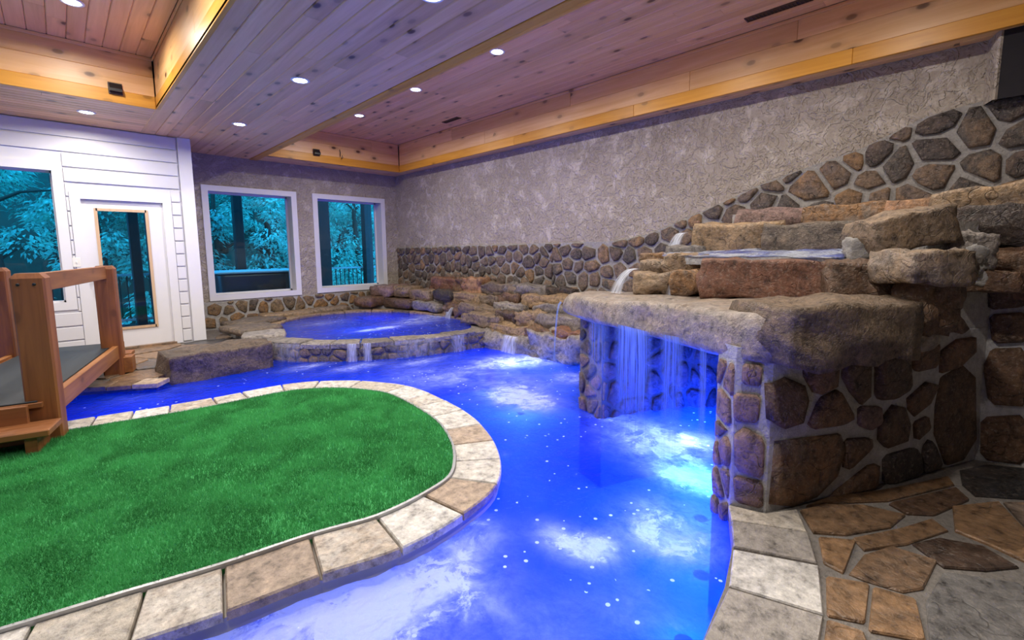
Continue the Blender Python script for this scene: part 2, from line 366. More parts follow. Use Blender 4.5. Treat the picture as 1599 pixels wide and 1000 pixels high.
def solid(name, outer, z0, z1, mat, parent=None, holes=()):
    """vertical prism of an outline with holes"""
    bm = bmesh.new(); loops = []
    for lp in (outer, *holes):
        t = [bm.verts.new((p[0], p[1], z1)) for p in lp]; loops.append(t)
    es = []
    for t in loops:
        for i in range(len(t)): es.append(bm.edges.new((t[i], t[(i + 1) % len(t)])))
    bmesh.ops.triangle_fill(bm, use_beauty=True, use_dissolve=False, edges=es)
    for t, lp in zip(loops, (outer, *holes)):
        lo = [bm.verts.new((p[0], p[1], z0)) for p in lp]
        for i in range(len(t)):
            j = (i + 1) % len(t); bm.faces.new((t[i], t[j], lo[j], lo[i]))
    return bm_obj(name, bm, mat, parent, loc=(outer[0][0], outer[0][1], z0))
def catmull(pts, n=8, closed=True):
    P = [Vector(p) for p in pts]; out = []; N = len(P)
    for i in range(N if closed else N - 1):
        if closed: a, b, c, d = P[i - 1], P[i], P[(i + 1) % N], P[(i + 2) % N]
        else: a, b, c, d = P[max(i - 1, 0)], P[i], P[i + 1], P[min(i + 2, N - 1)]
        for k in range(n):
            t = k / n
            out.append(0.5 * ((2 * b) + (-a + c) * t + (2 * a - 5 * b + 4 * c - d) * t * t + (-a + 3 * b - 3 * c + d) * t ** 3))
    if not closed: out.append(P[-1])
    return out
def area2(p): return 0.5 * sum(p[i][0] * p[(i + 1) % len(p)][1] - p[(i + 1) % len(p)][0] * p[i][1] for i in range(len(p)))
def centroid(p):
    return Vector((sum(q[0] for q in p) / len(p), sum(q[1] for q in p) / len(p)))
def clip(poly, px, py, nx, ny):
    """keep the side where (p - (px,py)).n <= 0"""
    out = []
    for i in range(len(poly)):
        a, b = poly[i], poly[(i + 1) % len(poly)]
        da = (a[0] - px) * nx + (a[1] - py) * ny; db = (b[0] - px) * nx + (b[1] - py) * ny
        if da <= 0: out.append(a)
        if (da < 0 < db) or (db < 0 < da):
            t = da / (da - db); out.append((a[0] + (b[0] - a[0]) * t, a[1] + (b[1] - a[1]) * t))
    return out
def inside(p, poly):
    c = False; j = len(poly) - 1
    for i in range(len(poly)):
        if (poly[i][1] > p[1]) != (poly[j][1] > p[1]) and p[0] < (poly[j][0] - poly[i][0]) * (p[1] - poly[i][1]) / (poly[j][1] - poly[i][1]) + poly[i][0]: c = not c
        j = i
    return c
def voronoi(bbox, ok, step, rnd, gap, relax=1, clipper=None):
    """irregular stone outlines over bbox where ok(u,v)"""
    u0, u1, v0, v1 = bbox; seeds = []
    nu, nv = max(1, round((u1 - u0) / step)), max(1, round((v1 - v0) / step))
    for j in range(-1, nv + 1):
        for i in range(-1, nu + 1):
            seeds.append((u0 + (i + 0.5 + 0.5 * (j % 2) - 0.25 + rnd.uniform(-0.42, 0.42)) * (u1 - u0) / nu, v0 + (j + 0.5 + rnd.uniform(-0.42, 0.42)) * (v1 - v0) / nv))
    out = []
    for s in seeds:
        if not (u0 - step * .6 < s[0] < u1 + step * .6 and v0 - step * .6 < s[1] < v1 + step * .6): continue
        c = [(u0, v0), (u1, v0), (u1, v1), (u0, v1)]
        for t in seeds:
            if t is s or abs(t[0] - s[0]) > 3 * step or abs(t[1] - s[1]) > 3 * step: continue
            dx, dy = t[0] - s[0], t[1] - s[1]; L = math.hypot(dx, dy)
            if L < 1e-6: continue
            c = clip(c, (s[0] + t[0]) / 2 - dx / L * gap / 2, (s[1] + t[1]) / 2 - dy / L * gap / 2, dx, dy)
            if len(c) < 3: break
        if len(c) < 3: continue
        if clipper: c = clipper(c)
        if len(c) < 3 or abs(area2(c)) < (step * 0.28) ** 2: continue
        q = centroid(c)
        if ok(q[0], q[1]): out.append(c)
    return out
def soften(poly, k=0.20, rnd=random, jit=0.0, maxn=9):
    """cut corners"""
    n = len(poly)
    if n > 5: k *= 0.8
    out = []
    for i in range(n):
        a, b, c = Vector(poly[i - 1]), Vector(poly[i]), Vector(poly[(i + 1) % n])
        if n <= maxn // 2 + 1:
            out += [b + (a - b) * k, b + (c - b) * k]
        else:
            out.append(b * (1 - k) + (a + c) * k / 2)
    if jit: out = [p + Vector((rnd.uniform(-jit, jit), rnd.uniform(-jit, jit))) for p in out]
    return out
def stone(name, poly, fr, h, mat, parent, rnd=random, dome=0.25, back=0.02, label=None):
    """raised stone with outline poly in the frame fr = (origin, U, V, N)"""
    o, U, V, N = fr
    if area2(poly) < 0: poly = poly[::-1]
    c = centroid(poly); n = len(poly)
    tilt = (rnd.uniform(-.12, .12), rnd.uniform(-.12, .12))
    rows = []
    for s, z in ((1.0, -back), (0.985, h * 0.62), (0.80, h * (1 - dome * 0.3)), (0.42, h)):
        row = []
        for p in poly:
            q = c + (Vector(p) - c) * s
            zz = z + ((q.x - c.x) * tilt[0] + (q.y - c.y) * tilt[1]) * (0.6 if s < 1 else 0) + (rnd.uniform(-.1, .1) * h if s < .9 else 0)
            row.append(o + U * q.x + V * q.y + N * zz)
        rows.append(row)
    vs = [v for r in rows for v in r] + [o + U * c.x + V * c.y + N * h]
    fs = []
    for k in range(3):
        for i in range(n):
            j = (i + 1) % n; fs.append((k * n + i, k * n + j, (k + 1) * n + j, (k + 1) * n + i))
    for i in range(n): fs.append((3 * n + i, 3 * n + (i + 1) % n, 4 * n))
    ob = mesh_obj(name, vs, fs, mat, parent, True, loc=o + U * c.x + V * c.y)
    if label: ob['label'] = label
    return ob
def slabstone(name, poly3, z0, z1, mat, parent, bev=0.008, rnd=random, wob=0.003):
    """flat paver: outline (world xy) with eased edge"""
    poly = [Vector((p[0], p[1])) for p in poly3]
    if area2(poly) < 0: poly.reverse()
    c = centroid(poly); n = len(poly); rows = []
    R = max((p - c).length for p in poly)
    dz = rnd.uniform(-wob, wob)
    for ins, z in ((0, z0), (0, z1 - bev), (bev, z1)):
        rows.append([Vector((*(c + (p - c) * (1 - ins / max((p - c).length, 1e-3))), z + (dz if z > z0 else 0))) for p in poly])
    vs = [v for r in rows for v in r] + [Vector((c.x, c.y, z1 + dz))]; fs = []
    for k in range(2):
        for i in range(n):
            j = (i + 1) % n; fs.append((k * n + i, k * n + j, (k + 1) * n + j, (k + 1) * n + i))
    for i in range(n): fs.append((2 * n + i, 2 * n + (i + 1) % n, 3 * n))
    return mesh_obj(name, vs, fs, mat, parent, loc=(c.x, c.y, z1))
def boulder(name, c, size, mat, parent, rz=0.0, seed=0, rough=0.12, sq=0.72, n=7, tilt=(0, 0), strata=0.0):
    """rough-hewn block: a cube pushed part of the way to a ball, broken up by noise"""
    bm = bmesh.new(); bmesh.ops.create_cube(bm, size=2.0)
    bmesh.ops.subdivide_edges(bm, edges=bm.edges[:], cuts=n, use_grid_fill=True)
    off = Vector((seed * 3.7, seed * 1.3, seed * 2.1)); hs = Vector(size) / 2
    R = Matrix.Rotation(rz, 3, 'Z') @ Matrix.Rotation(tilt[0], 3, 'X') @ Matrix.Rotation(tilt[1], 3, 'Y')
    mx = max(size)
    for v in bm.verts:
        p = v.co.copy(); b = p.normalized() * 1.18
        q = p * sq + b * (1 - sq)
        q = Vector((q.x * hs.x, q.y * hs.y, q.z * hs.z))
        k = noise.fractal(q * (2.2 / mx * 1.4) + off, 0.9, 2.0, 3)
        k2 = noise.noise(q * (7.0 / mx) + off * 2)
        d = Vector((p.x / max(hs.x, .05), p.y / max(hs.y, .05), p.z / max(hs.z, .05))).normalized()
        q += d * (k * rough * min(size) * 1.1 + k2 * rough * 0.35 * min(size))
        vd = noise.voronoi(q * (3.4 / mx) + off)[0][0]
        q += d * (vd - 0.35) * rough * 0.9 * min(size)
        if strata: q += Vector((d.x, d.y, 0)) * strata * math.sin(q.z / size[2] * 16 + k * 5) * 0.5 * min(size)
        v.co = R @ q + Vector(c)
    return bm_obj(name, bm, mat, parent, True, loc=c)
def tube(bm, pts, r, seg=8):
    rings = []
    for i, p in enumerate(pts):
        p = Vector(p); d = (Vector(pts[min(i + 1, len(pts) - 1)]) - Vector(pts[max(i - 1, 0)])).normalized()
        a = d.orthogonal().normalized(); b = d.cross(a); rr = r[i] if isinstance(r, (list, tuple)) else r
        rings.append([bm.verts.new(p + (a * math.cos(2 * math.pi * k / seg) + b * math.sin(2 * math.pi * k / seg)) * rr) for k in range(seg)])
    for q, s in zip(rings, rings[1:]):
        for k in range(seg): bm.faces.new((q[k], q[(k + 1) % seg], s[(k + 1) % seg], s[k]))
    bm.faces.new(rings[0][::-1]); bm.faces.new(rings[-1])
def lathe(name, prof, mat, parent, loc, seg=24, axis='z', smooth=True):
    vs, fs = [], []
    for r, z in prof:
        for k in range(seg):
            a = 2 * math.pi * k / seg; x, y = r * math.cos(a), r * math.sin(a)
            p = {'z': (x, y, z), 'y': (x, z, y), 'x': (z, x, y)}[axis]
            vs.append(Vector(loc) + Vector(p))
    for i in range(len(prof) - 1):
        for k in range(seg):
            j = (k + 1) % seg; fs.append((i * seg + k, i * seg + j, (i + 1) * seg + j, (i + 1) * seg + k))
    fs.append(tuple(range((len(prof) - 1) * seg, len(prof) * seg))); fs.append(tuple(reversed(range(seg))))
    return mesh_obj(name, vs, fs, mat, parent, smooth, loc=loc)
UP = Vector((0, 0, 1))

# ------------------------------------------------------------------ the room
XR, YB, YW, ZC, ZT = 5.46, 9.2, 8.2, 2.97, 3.52      # right wall, back wall, siding wall, soffit, coffer ceiling
XL, YF = -4.0, -3.0
ZW = -0.10                                            # pool water level
rnd = random.Random(11)

# right wall with its stone skirt
def top_profile(y):                                   # height of the stone skirt along the right wall
    pr = [(9.3, 1.39), (3.5, 1.42), (3.0, 1.50), (2.35, 1.73), (1.61, 2.02), (0.8, 2.24), (0.37, 2.44), (0.0, 2.49), (-3.0, 2.5)]
    for (a, za), (b, zb) in zip(pr, pr[1:]):
        if b <= y <= a: return zb + (za - zb) * (y - b) / (a - b)
    return 1.4
wr = box('wall_right', (XR, XR + 0.2, YF, YB + 0.2, -0.8, 4.0), STUCCO)
tag(wr, 'grey-beige trowelled stucco wall above the waterfall with a rising fieldstone skirt', 'wall', kind='structure')
v = []; ys = [9.2 - 0.2 * i for i in range(61)]
for y in ys: v += [(XR - 0.012, y, -0.1), (XR - 0.012, y, top_profile(y) + 0.012), (XR + 0.02, y, top_profile(y) + 0.02)]
f = []
for i in range(len(ys) - 1):
    for k in range(2): f.append((3 * i + k, 3 * i + k + 1, 3 * i + k + 4, 3 * i + k + 3))
mesh_obj('mortar_bed', v, f, MORTAR, wr, loc=(XR, 4, 0.5))
fr = (Vector((XR - 0.012, 0, 0)), Vector((0, -1, 0)), UP, Vector((-1, 0, 0)))
def rclip(c):
    q = centroid(c); y = -q[0]; s = (top_profile(y - 0.1) - top_profile(y + 0.1)) / 0.2
    return clip(c, q[0], top_profile(y), -s, 1.0)
for bb, st in (((-9.18, -4.6, 0.30, 1.45), 0.205), ((-4.6, -2.3, 0.5, 1.8), 0.235), ((-2.3, 0.6, 1.15, 2.6), 0.255)):
    for c in voronoi(bb, lambda a, b: b < top_profile(-a) - 0.02, st, rnd, 0.024, clipper=rclip):
        stone('stone', soften(c, 0.25, rnd, 0.006), fr, rnd.uniform(0.025, 0.05), R_WALL, wr, rnd)

# back wall (stucco) with window openings
W1 = (1.77, 3.30, 0.49, 2.46); W2 = (3.60, 5.16, 0.50, 2.46)
wb = boxes('wall_back', [(1.3, W1[0] + .07, YB, YB + .34, -.8, 4), (W1[0] + .07, W1[1] - .07, YB, YB + .34, -.8, W1[2] + .07), (W1[0] + .07, W1[1] - .07, YB, YB + .34, W1[3] - .07, 4),
     (W1[1] - .07, W2[0] + .07, YB, YB + .34, -.8, 4), (W2[0] + .07, W2[1] - .07, YB, YB + .34, -.8, W2[2] + .07), (W2[0] + .07, W2[1] - .07, YB, YB + .34, W2[3] - .07, 4), (W2[1] - .07, XR + .2, YB, YB + .34, -.8, 4)], STUCCO)
tag(wb, 'grey stucco end wall with two white-framed windows over a low fieldstone skirt', 'wall', kind='structure')
box('mortar_bed', (1.35, XR - .02, YB - .012, YB + .01, -.1, 0.475), MORTAR, wb)
fr = (Vector((0, YB - 0.012, 0)), Vector((1, 0, 0)), UP, Vector((0, -1, 0)))
for c in voronoi((1.45, XR - 0.03, -0.02, 0.47), lambda a, b: True, 0.20, rnd, 0.032):
    stone('stone', soften(c, 0.25, rnd, 0.006), fr, rnd.uniform(0.025, 0.045), R_BACK, wb, rnd)

def window(name, b, Y, label, rail=0.095, dep=0.30):
    x0, x1, z0, z1 = b
    w = boxes(name, [(x0, x0 + rail, Y - .025, Y, z0, z1), (x1 - rail, x1, Y - .025, Y, z0, z1), (x0 + rail, x1 - rail, Y - .025, Y, z1 - rail, z1), (x0 + rail, x1 - rail, Y - .025, Y, z0, z0 + rail)], WHITE)
    tag(w, label, 'window', kind='structure')
    i = rail - 0.012
    boxes('jamb', [(x0 + i - .02, x0 + i, Y - .02, Y + dep, z0 + i, z1 - i), (x1 - i, x1 - i + .02, Y - .02, Y + dep, z0 + i, z1 - i), (x0 + i, x1 - i, Y - .02, Y + dep, z1 - i, z1 - i + .02), (x0 + i, x1 - i, Y - .02, Y + dep, z0 + i - .02, z0 + i)], WHITE, w)
    s = i + 0.0
    boxes('sash', [(x0 + s, x0 + s + .03, Y + dep - .05, Y + dep - .01, z0 + s, z1 - s), (x1 - s - .03, x1 - s, Y + dep - .05, Y + dep - .01, z0 + s, z1 - s), (x0 + s, x1 - s, Y + dep - .05, Y + dep - .01, z1 - s - .03, z1 - s), (x0 + s, x1 - s, Y + dep - .05, Y + dep - .01, z0 + s, z0 + s + .03)], WHITE, w)
    box('pane', (x0 + s + .02, x1 - s - .02, Y + dep - .034, Y + dep - .028, z0 + s + .02, z1 - s - .02), GLASS, w)
    return w
window('window_1', W1, YB, 'white-framed picture window with the dark outdoor tub behind it')
window('window_2', W2, YB, 'white-framed window next to the corner, two dark posts outside')

# white siding wall with door and window
D0, D1, DZ = 0.245, 1.10, 2.03                         # door slab
W3 = (-1.45, 0.11, 0.60, 2.46)
ww = boxes('wall_left', [(XL, W3[0] + .07, YW, YW + .18, -.2, 4), (W3[0] + .07, W3[1] - .07, YW, YW + .18, -.2, W3[2] + .07), (W3[0] + .07, W3[1] - .07, YW, YW + .18, W3[3] - .07, 4), (W3[1] - .07, D0 - .02, YW, YW + .18, -.2, 4),
     (D0 - .02, D1 + .02, YW, YW + .18, DZ + .02, 4), (D1 + .02, 1.47, YW, YW + .18, -.2, 4), (1.29, 1.47, YW + .18, YB + .2, -.2, 4)], WHITE)
tag(ww, 'white horizontal board siding wall around the glazed door', 'wall', kind='structure')
bh = 0.185; z = 0.02; k = 0
while z < ZC - 0.02:
    z1 = min(z + bh - 0.018, ZC - 0.01)
    segs = [(-2.6, 1.31)]
    def cut(segs, a, b):
        out = []
        for s0, s1 in segs:
            if b <= s0 or a >= s1: out.append((s0, s1)); continue
            if a > s0 + .01: out.append((s0, a))
            if b < s1 - .01: out.append((b, s1))
        return out
    if z1 > W3[2] and z < W3[3]: segs = cut(segs, W3[0] - .005, W3[1] + .005)
    if z < DZ + .10: segs = cut(segs, D0 - .105, D1 + .105)
    for a, b in segs:
        box('board', (a, b, YW - .024, YW, z, z1), WHITE2, ww, 0.004)
    z += bh
box('corner_board', (1.33, 1.49, YW - .040, YW + .05, 0.0, ZC), WHITE, ww, 0.004)
window('window_3', W3, YW, 'large white-trimmed window in the siding wall behind the bridge', 0.10, 0.16)
# door
dr = boxes('door_1', [(D0, D0 + .14, YW + .02, YW + .065, 0.03, DZ), (D1 - .19, D1, YW + .02, YW + .065, 0.03, DZ), (D0 + .14, D1 - .19, YW + .02, YW + .065, 1.90, DZ), (D0 + .14, D1 - .19, YW + .02, YW + .065, 0.03, 0.29)], WHITE)
tag(dr, 'white exterior door with a tall clear pane and black knob', 'door', kind='structure')
box('pane', (D0 + .14, D1 - .19, YW + .040, YW + .046, 0.29, 1.90), GLASS, dr)
g0, g1, h0, h1 = D0 + .14, D1 - .19, 0.29, 1.90
boxes('glass_stop', [(g0 - .02, g0 + .015, YW + .008, YW + .02, h0 - .02, h1 + .02), (g1 - .015, g1 + .02, YW + .008, YW + .02, h0 - .02, h1 + .02), (g0, g1, YW + .008, YW + .02, h1 - .015, h1 + .02), (g0, g1, YW + .008, YW + .02, h0 - .02, h0 + .015)], TAN_TRIM, dr)
boxes('casing', [(D0 - .10, D0, YW - .028, YW + .06, 0.0, DZ + .095), (D1, D1 + .10, YW - .028, YW + .06, 0.0, DZ + .095), (D0, D1, YW - .028, YW + .06, DZ, DZ + .095)], WHITE, dr)
box('threshold', (D0 - .02, D1 + .02, YW - .06, YW + .06, 0.0, 0.03), R_FLAGO, dr)
lathe('knob', [(0.030, 0.02), (0.030, 0.012), (0.010, 0.008), (0.010, -0.03), (0.026, -0.036), (0.031, -0.055), (0.024, -0.075), (0.008, -0.082)], BLACK, dr, (D0 + .065, YW + .01, 0.97), 20, 'y')

# walls behind the camera, and the end of the right wall coloured as unlit
wf = box('wall_front', (XL, XR, YF - .2, YF, -.2, 4), STUCCO); tag(wf, 'plain stucco wall behind the viewer', 'wall', kind='structure')
ws = box('wall_side', (XL - .2, XL, YF - .2, YW + .2, -.2, 4), WHITE2); tag(ws, 'plain white wall at the far left of the hall', 'wall', kind='structure')
v, fz = [], []
o2 = [(XR + .0, 0.03), (5.30, -0.02), (5.30, -2.0), (XR, -2.0)]
wp = solid('wall_pier', o2, 2.46, 3.95, SHADESTUC); tag(wp, 'rough stucco pier coloured as unlit at the right edge above the stones', 'wall', kind='structure')
ed = solid('corner_bead', [(XR, 0.045), (5.298, -0.008), (5.288, -0.022), (5.298, -0.035), (XR, 0.0)], 2.46, 3.95, STUCCO, wp)

# ------------------------------------------------------------------ ceiling
def plank(name, ax, a0, a1, b0, b1, z, mat, parent, th=0.018, ch=0.007):
    """board running along ax (0 x, 1 y) from a0 to a1, across b0..b1, its underside at z, bottom edges chamfered"""
    sec = [(b0, z + th), (b0, z + ch), (b0 + ch, z), (b1 - ch, z), (b1, z + ch), (b1, z + th)]
    vs = []
    for a in (a0 + 0.001, a1 - 0.001):
        for b, zz in sec: vs.append((a, b, zz) if ax == 0 else (b, a, zz))
    n = 6; fs = [tuple(range(n)), tuple(range(2 * n - 1, n - 1, -1))] + [(i, i + n, (i + 1) % n + n, (i + 1) % n) for i in range(n)]
    return mesh_obj(name, vs, fs, mat, parent, loc=((a0 + a1) / 2, (b0 + b1) / 2, z) if ax == 0 else ((b0 + b1) / 2, (a0 + a1) / 2, z))
def field(parent, ax, a0, a1, b0, b1, z, mat, w=0.132, lmin=1.6, lmax=3.2):
    n = max(1, round((b1 - b0) / w)); ww_ = (b1 - b0) / n
    for i in range(n):
        a = a0; first = rnd.uniform(0.5, lmax)
        while a < a1 - 0.01:
            e = min(a1, a + first); first = rnd.uniform(lmin, lmax)
            if a1 - e < 0.4: e = a1
            plank('plank', ax, a, e, b0 + i * ww_ + 0.001, b0 + (i + 1) * ww_ - 0.001, z, mat, parent); a = e
CLX, CRX0, CRX1, CYB, CYL = 0.925, 2.66, 5.20, 8.60, 6.72
YN = -1.3
c1 = box('ceiling', (CLX + .04, CRX0 - .04, YF, YB, ZC + .02, ZC + .06), OUTWOOD); tag(c1, 'lowered knotty pine soffit running down the middle of the room', 'ceiling', kind='structure')
field(c1, 1, YN, YB, CLX + .16, CRX0 - .12, ZC, PINE_Y)
plank('trim_board', 1, YN, CYL + 1.45, CLX, CLX + .155, ZC - .006, PINE_Y, c1, 0.03)
plank('trim_board', 1, YN, YB, CRX0 - .115, CRX0 + .01, ZC - .008, GOLD_Y, c1, 0.03)
c2 = box('ceiling', (CRX0 - .02, CRX1 + .02, YF, CYB + .02, ZT + .02, ZT + .06), OUTWOOD); tag(c2, 'raised pine ceiling of the long recess above the waterfall', 'ceiling', kind='structure')
field(c2, 1, YN, CYB, CRX0, CRX1, ZT, PINE_Y)
c3 = box('ceiling', (XL, CLX + .02, YF, CYL + .02, ZT + .02, ZT + .06), OUTWOOD); tag(c3, 'raised pine ceiling of the recess over the bridge', 'ceiling', kind='structure')
field(c3, 1, 2.0, CYL, -2.0, CLX, ZT, PINE_Y, 0.14)
c4 = box('ceiling', (XL, CLX, CYL + .04, YW, ZC + .02, ZC + .06), OUTWOOD); tag(c4, 'lowered pine soffit strip along the white siding wall', 'ceiling', kind='structure')
field(c4, 0, -2.4, CLX, CYL + .03, YW, ZC, PINE_X, 0.115)
c5 = box('ceiling', (CRX0 + .02, XR, CYB + .04, YB, ZC + .02, ZC + .06), OUTWOOD); tag(c5, 'narrow pine soffit above the two end windows', 'ceiling', kind='structure')
field(c5, 0, CRX0 + .01, XR, CYB + .03, YB, ZC, PINE_X, 0.13)
c6 = box('ceiling', (CRX1 + .04, XR, YF, CYB + .03, ZC + .02, ZC + .06), OUTWOOD); tag(c6, 'narrow pine soffit along the top of the stucco wall', 'ceiling', kind='structure')
field(c6, 1, YN, CYB + .03, CRX1 + .03, XR, ZC, PINE_Y, 0.13)
c7 = box('ceiling', (XL - .2, XR + .2, YF - .2, YB + .2, 4.0, 4.1), OUTWOOD); tag(c7, 'roof deck over the pool room', 'ceiling', kind='structure')

def fascia(name, label, ax, a0, a1, c, sgn, mats, joints):
    """three stacked boards; ax: run direction, c: coordinate of the face, sgn: side the face looks to"""
    t = empty(name, (a0, c, ZC) if ax == 0 else (c, a0, ZC)); tag(t, label, 'fascia', kind='structure')
    hs = [(ZC - .012, ZC + .125, 2, 0.0), (ZC + .125, ZC + .335, 1, 0.008), (ZC + .335, ZT, 0, 0.012)]
    for (za, zb, mi, rec), js in zip(hs, joints):
        cuts = [a0] + [j for j in sorted(js) if a0 < j < a1] + [a1]
        for p, q in zip(cuts, cuts[1:]):
            lo, hi = sorted((c - sgn * rec, c + sgn * -0.035))
            b = (p + .001, q - .001, lo, hi, za + .001, zb - .001) if ax == 0 else (lo, hi, p + .001, q - .001, za + .001, zb - .001)
            box('board', b, mats[1] if mi == 2 else mats[0], t, 0.003)
    lo, hi = sorted((c + sgn * 0.004, c - sgn * 0.01))
    b = (a0, a1, lo, hi, ZT - .035, ZT - .002) if ax == 0 else (lo, hi, a0, a1, ZT - .035, ZT - .002)
    box('crown_strip', b, mats[0], t, 0.003)
    return t
fascia('trim_1', 'long knotty pine fascia above the stucco wall with golden lower edge', 1, YN, CYB, CRX1, -1, (FAS_Y, GOLD_Y), [(0.9, 3.1, 5.2), (2.4, 5.9), (1.35, 4.1, 6.8)])
fascia('trim_2', 'short knotty pine fascia at the window end of the right recess', 0, CRX0, CRX1, CYB, -1, (FAS_X, GOLD_X), [(), (), (4.6,)])
fascia('trim_3', 'pine fascia on the window side of the recess over the bridge', 0, -2.4, CLX, CYL, -1, (FAS_X, GOLD_X), [(), (-.9,), ()])
fascia('trim_4', 'pine fascia on the middle side of the recess over the bridge', 1, YN, CYL, CLX, -1, (FAS_Y, GOLD_Y), [(2.2,), (4.6, 1.0), (3.5,)])
fascia('trim_5', 'pine fascia on the middle side of the right recess', 1, YN, CYB, CRX0, 1, (FAS_Y, GOLD_Y), [(3.0,), (5.0,), (4.0,)])

# recessed downlights
def downlight(x, y, z, label):
    t = empty('recessed_downlight', (x, y, z)); tag(t, label, 'light', 'recessed ceiling downlights')
    lathe('trim_ring', [(0.062, 0.0), (0.062, -0.006), (0.078, -0.008), (0.086, -0.004), (0.086, 0.001)], PLASTIC, t, (x, y, z), 28)
    lathe('lens', [(0.061, -0.001), (0.061, -0.005), (0.03, -0.009), (0.004, -0.010)], LENS, t, (x, y, z), 24)
    ld = bpy.data.lights.new('downlight_beam', 'AREA'); ld.shape = 'DISK'; ld.size = 0.12; ld.energy = LAMP_W; ld.color = (1.0, 0.93, 0.84); ld.spread = math.radians(170)
    lo = bpy.data.objects.new('downlight_beam', ld); lo.location = (0, 0, -0.014); link(lo, t)
    return t
for x, y, z, lb in ((3.65, 7.20, ZT, 'recessed downlight in the right recess, the one nearest the end windows'), (3.65, 5.54, ZT, 'recessed downlight in the right recess, second from the end windows'),
                    (3.65, 3.90, ZT, 'recessed downlight in the right recess, third from the end windows'), (3.65, 2.28, ZT, 'recessed downlight in the right recess, largest and nearest the viewer'),
                    (3.65, 0.62, ZT, 'recessed downlight in the right recess just above the frame'), (1.79, 6.80, ZC, 'recessed downlight in the middle soffit, the one nearest the end windows'),
                    (1.79, 4.70, ZC, 'recessed downlight in the middle soffit, the bright middle one'), (1.86, 2.60, ZC, 'recessed downlight in the middle soffit cut by the top of the frame'),
                    (1.86, 0.50, ZC, 'recessed downlight in the middle soffit overhead'), (0.36, 7.43, ZC, 'recessed downlight in the narrow soffit in front of the white siding'),
                    (0.26, 5.73, ZT, 'recessed downlight in the recess above the bridge'), (0.26, 3.9, ZT, 'added fill downlight in the left recess above the turf'),
                    (-1.5, 5.0, ZT, 'added fill downlight in the left recess, outside the frame'), (-0.5, 1.0, ZT, 'added fill downlight in the left recess behind the viewer'),
                    (-1.5, 7.43, ZC, 'added fill downlight in the narrow soffit, outside the frame')):
    downlight(x, y, z, lb)  # unseen left-hand lamps in this list are added for fill

# small fittings on the fascias and ceiling
def wall_box(name, x, z, Y, label, w=0.12, h=0.12):
    t = empty(name, (x, Y, z)); tag(t, label, 'light fixture')
    box('back_plate', (x - w / 2, x + w / 2, Y - .012, Y, z - h / 2, z + h / 2), BRONZE, t, 0.003)
    vs = [(x - w / 2 + .008, Y - .012, z + h / 2 - .01), (x + w / 2 - .008, Y - .012, z + h / 2 - .01), (x + w / 2 - .008, Y - .065, z - .012), (x - w / 2 + .008, Y - .065, z - .012),
          (x - w / 2 + .008, Y - .012, z - h / 2 + .02), (x + w / 2 - .008, Y - .012, z - h / 2 + .02), (x + w / 2 - .008, Y - .065, z - h / 2 + .02), (x - w / 2 + .008, Y - .065, z - h / 2 + .02)]
    mesh_obj('hood', vs, [(0, 1, 2, 3), (4, 7, 6, 5), (3, 2, 6, 7), (0, 3, 7, 4), (1, 5, 6, 2), (0, 4, 5, 1)], BLACK, t, loc=(x, Y, z))
wall_box('wall_light', 0.58, 3.105, CYL - .008, 'small bronze hooded fitting on the left recess fascia')
wall_box('wall_light', 3.49, 3.125, CYB - .008, 'small dark hooded fitting on the far recess fascia beside loose wire')
bm = bmesh.new(); x0 = 3.93
tube(bm, [(x0, CYB - .012, 3.24), (x0 + .006, CYB - .02, 3.18), (x0 - .004, CYB - .03, 3.12), (x0 + .012, CYB - .045, 3.07), (x0 + .035, CYB - .05, 3.085), (x0 + .03, CYB - .04, 3.13)], 0.006, 6)
tag(bm_obj('loose_wire', bm, BLACK, None, True, loc=(x0, CYB, 3.1)), 'short loose black wire hanging from the far recess fascia', 'wire')
def vent(x, y, lx, ly, label):
    t = empty('ceiling_vent', (x, y, ZT)); tag(t, label, 'vent')
    boxes('frame', [(x - lx / 2, x + lx / 2, y - ly / 2, y - ly / 2 + .012, ZT - .008, ZT + .002), (x - lx / 2, x + lx / 2, y + ly / 2 - .012, y + ly / 2, ZT - .008, ZT + .002), (x - lx / 2, x - lx / 2 + .012, y - ly / 2, y + ly / 2, ZT - .008, ZT + .002), (x + lx / 2 - .012, x + lx / 2, y - ly / 2, y + ly / 2, ZT - .008, ZT + .002)], BRONZE, t)
    box('duct_plate', (x - lx / 2 + .01, x + lx / 2 - .01, y - ly / 2 + .01, y + ly / 2 - .01, ZT - .003, ZT + .002), BLACK, t)
    n = int(ly / 0.03)
    for i in range(1, n): box('louvre', (x - lx / 2 + .012, x + lx / 2 - .012, y - ly / 2 + i * ly / n - .003, y - ly / 2 + i * ly / n + .003, ZT - .008, ZT - .002), BRONZE, t)
vent(4.92, 1.45, 0.10, 0.55, 'dark slotted air vent in the recess ceiling at the top of the frame')
vent(4.90, 6.39, 0.10, 0.42, 'dark slotted air vent in the recess ceiling, far end')
# light switch on the siding
t = empty('light_switch', (0.145, YW - .024, 1.21)); tag(t, 'white light switch plate on the siding left of the door', 'switch')
box('plate', (0.11, 0.185, YW - .032, YW - .0235, 1.15, 1.27), PLASTIC, t, 0.002)
box('toggle', (0.142, 0.153, YW - .042, YW - .032, 1.20, 1.225), PLASTIC, t, 0.002)

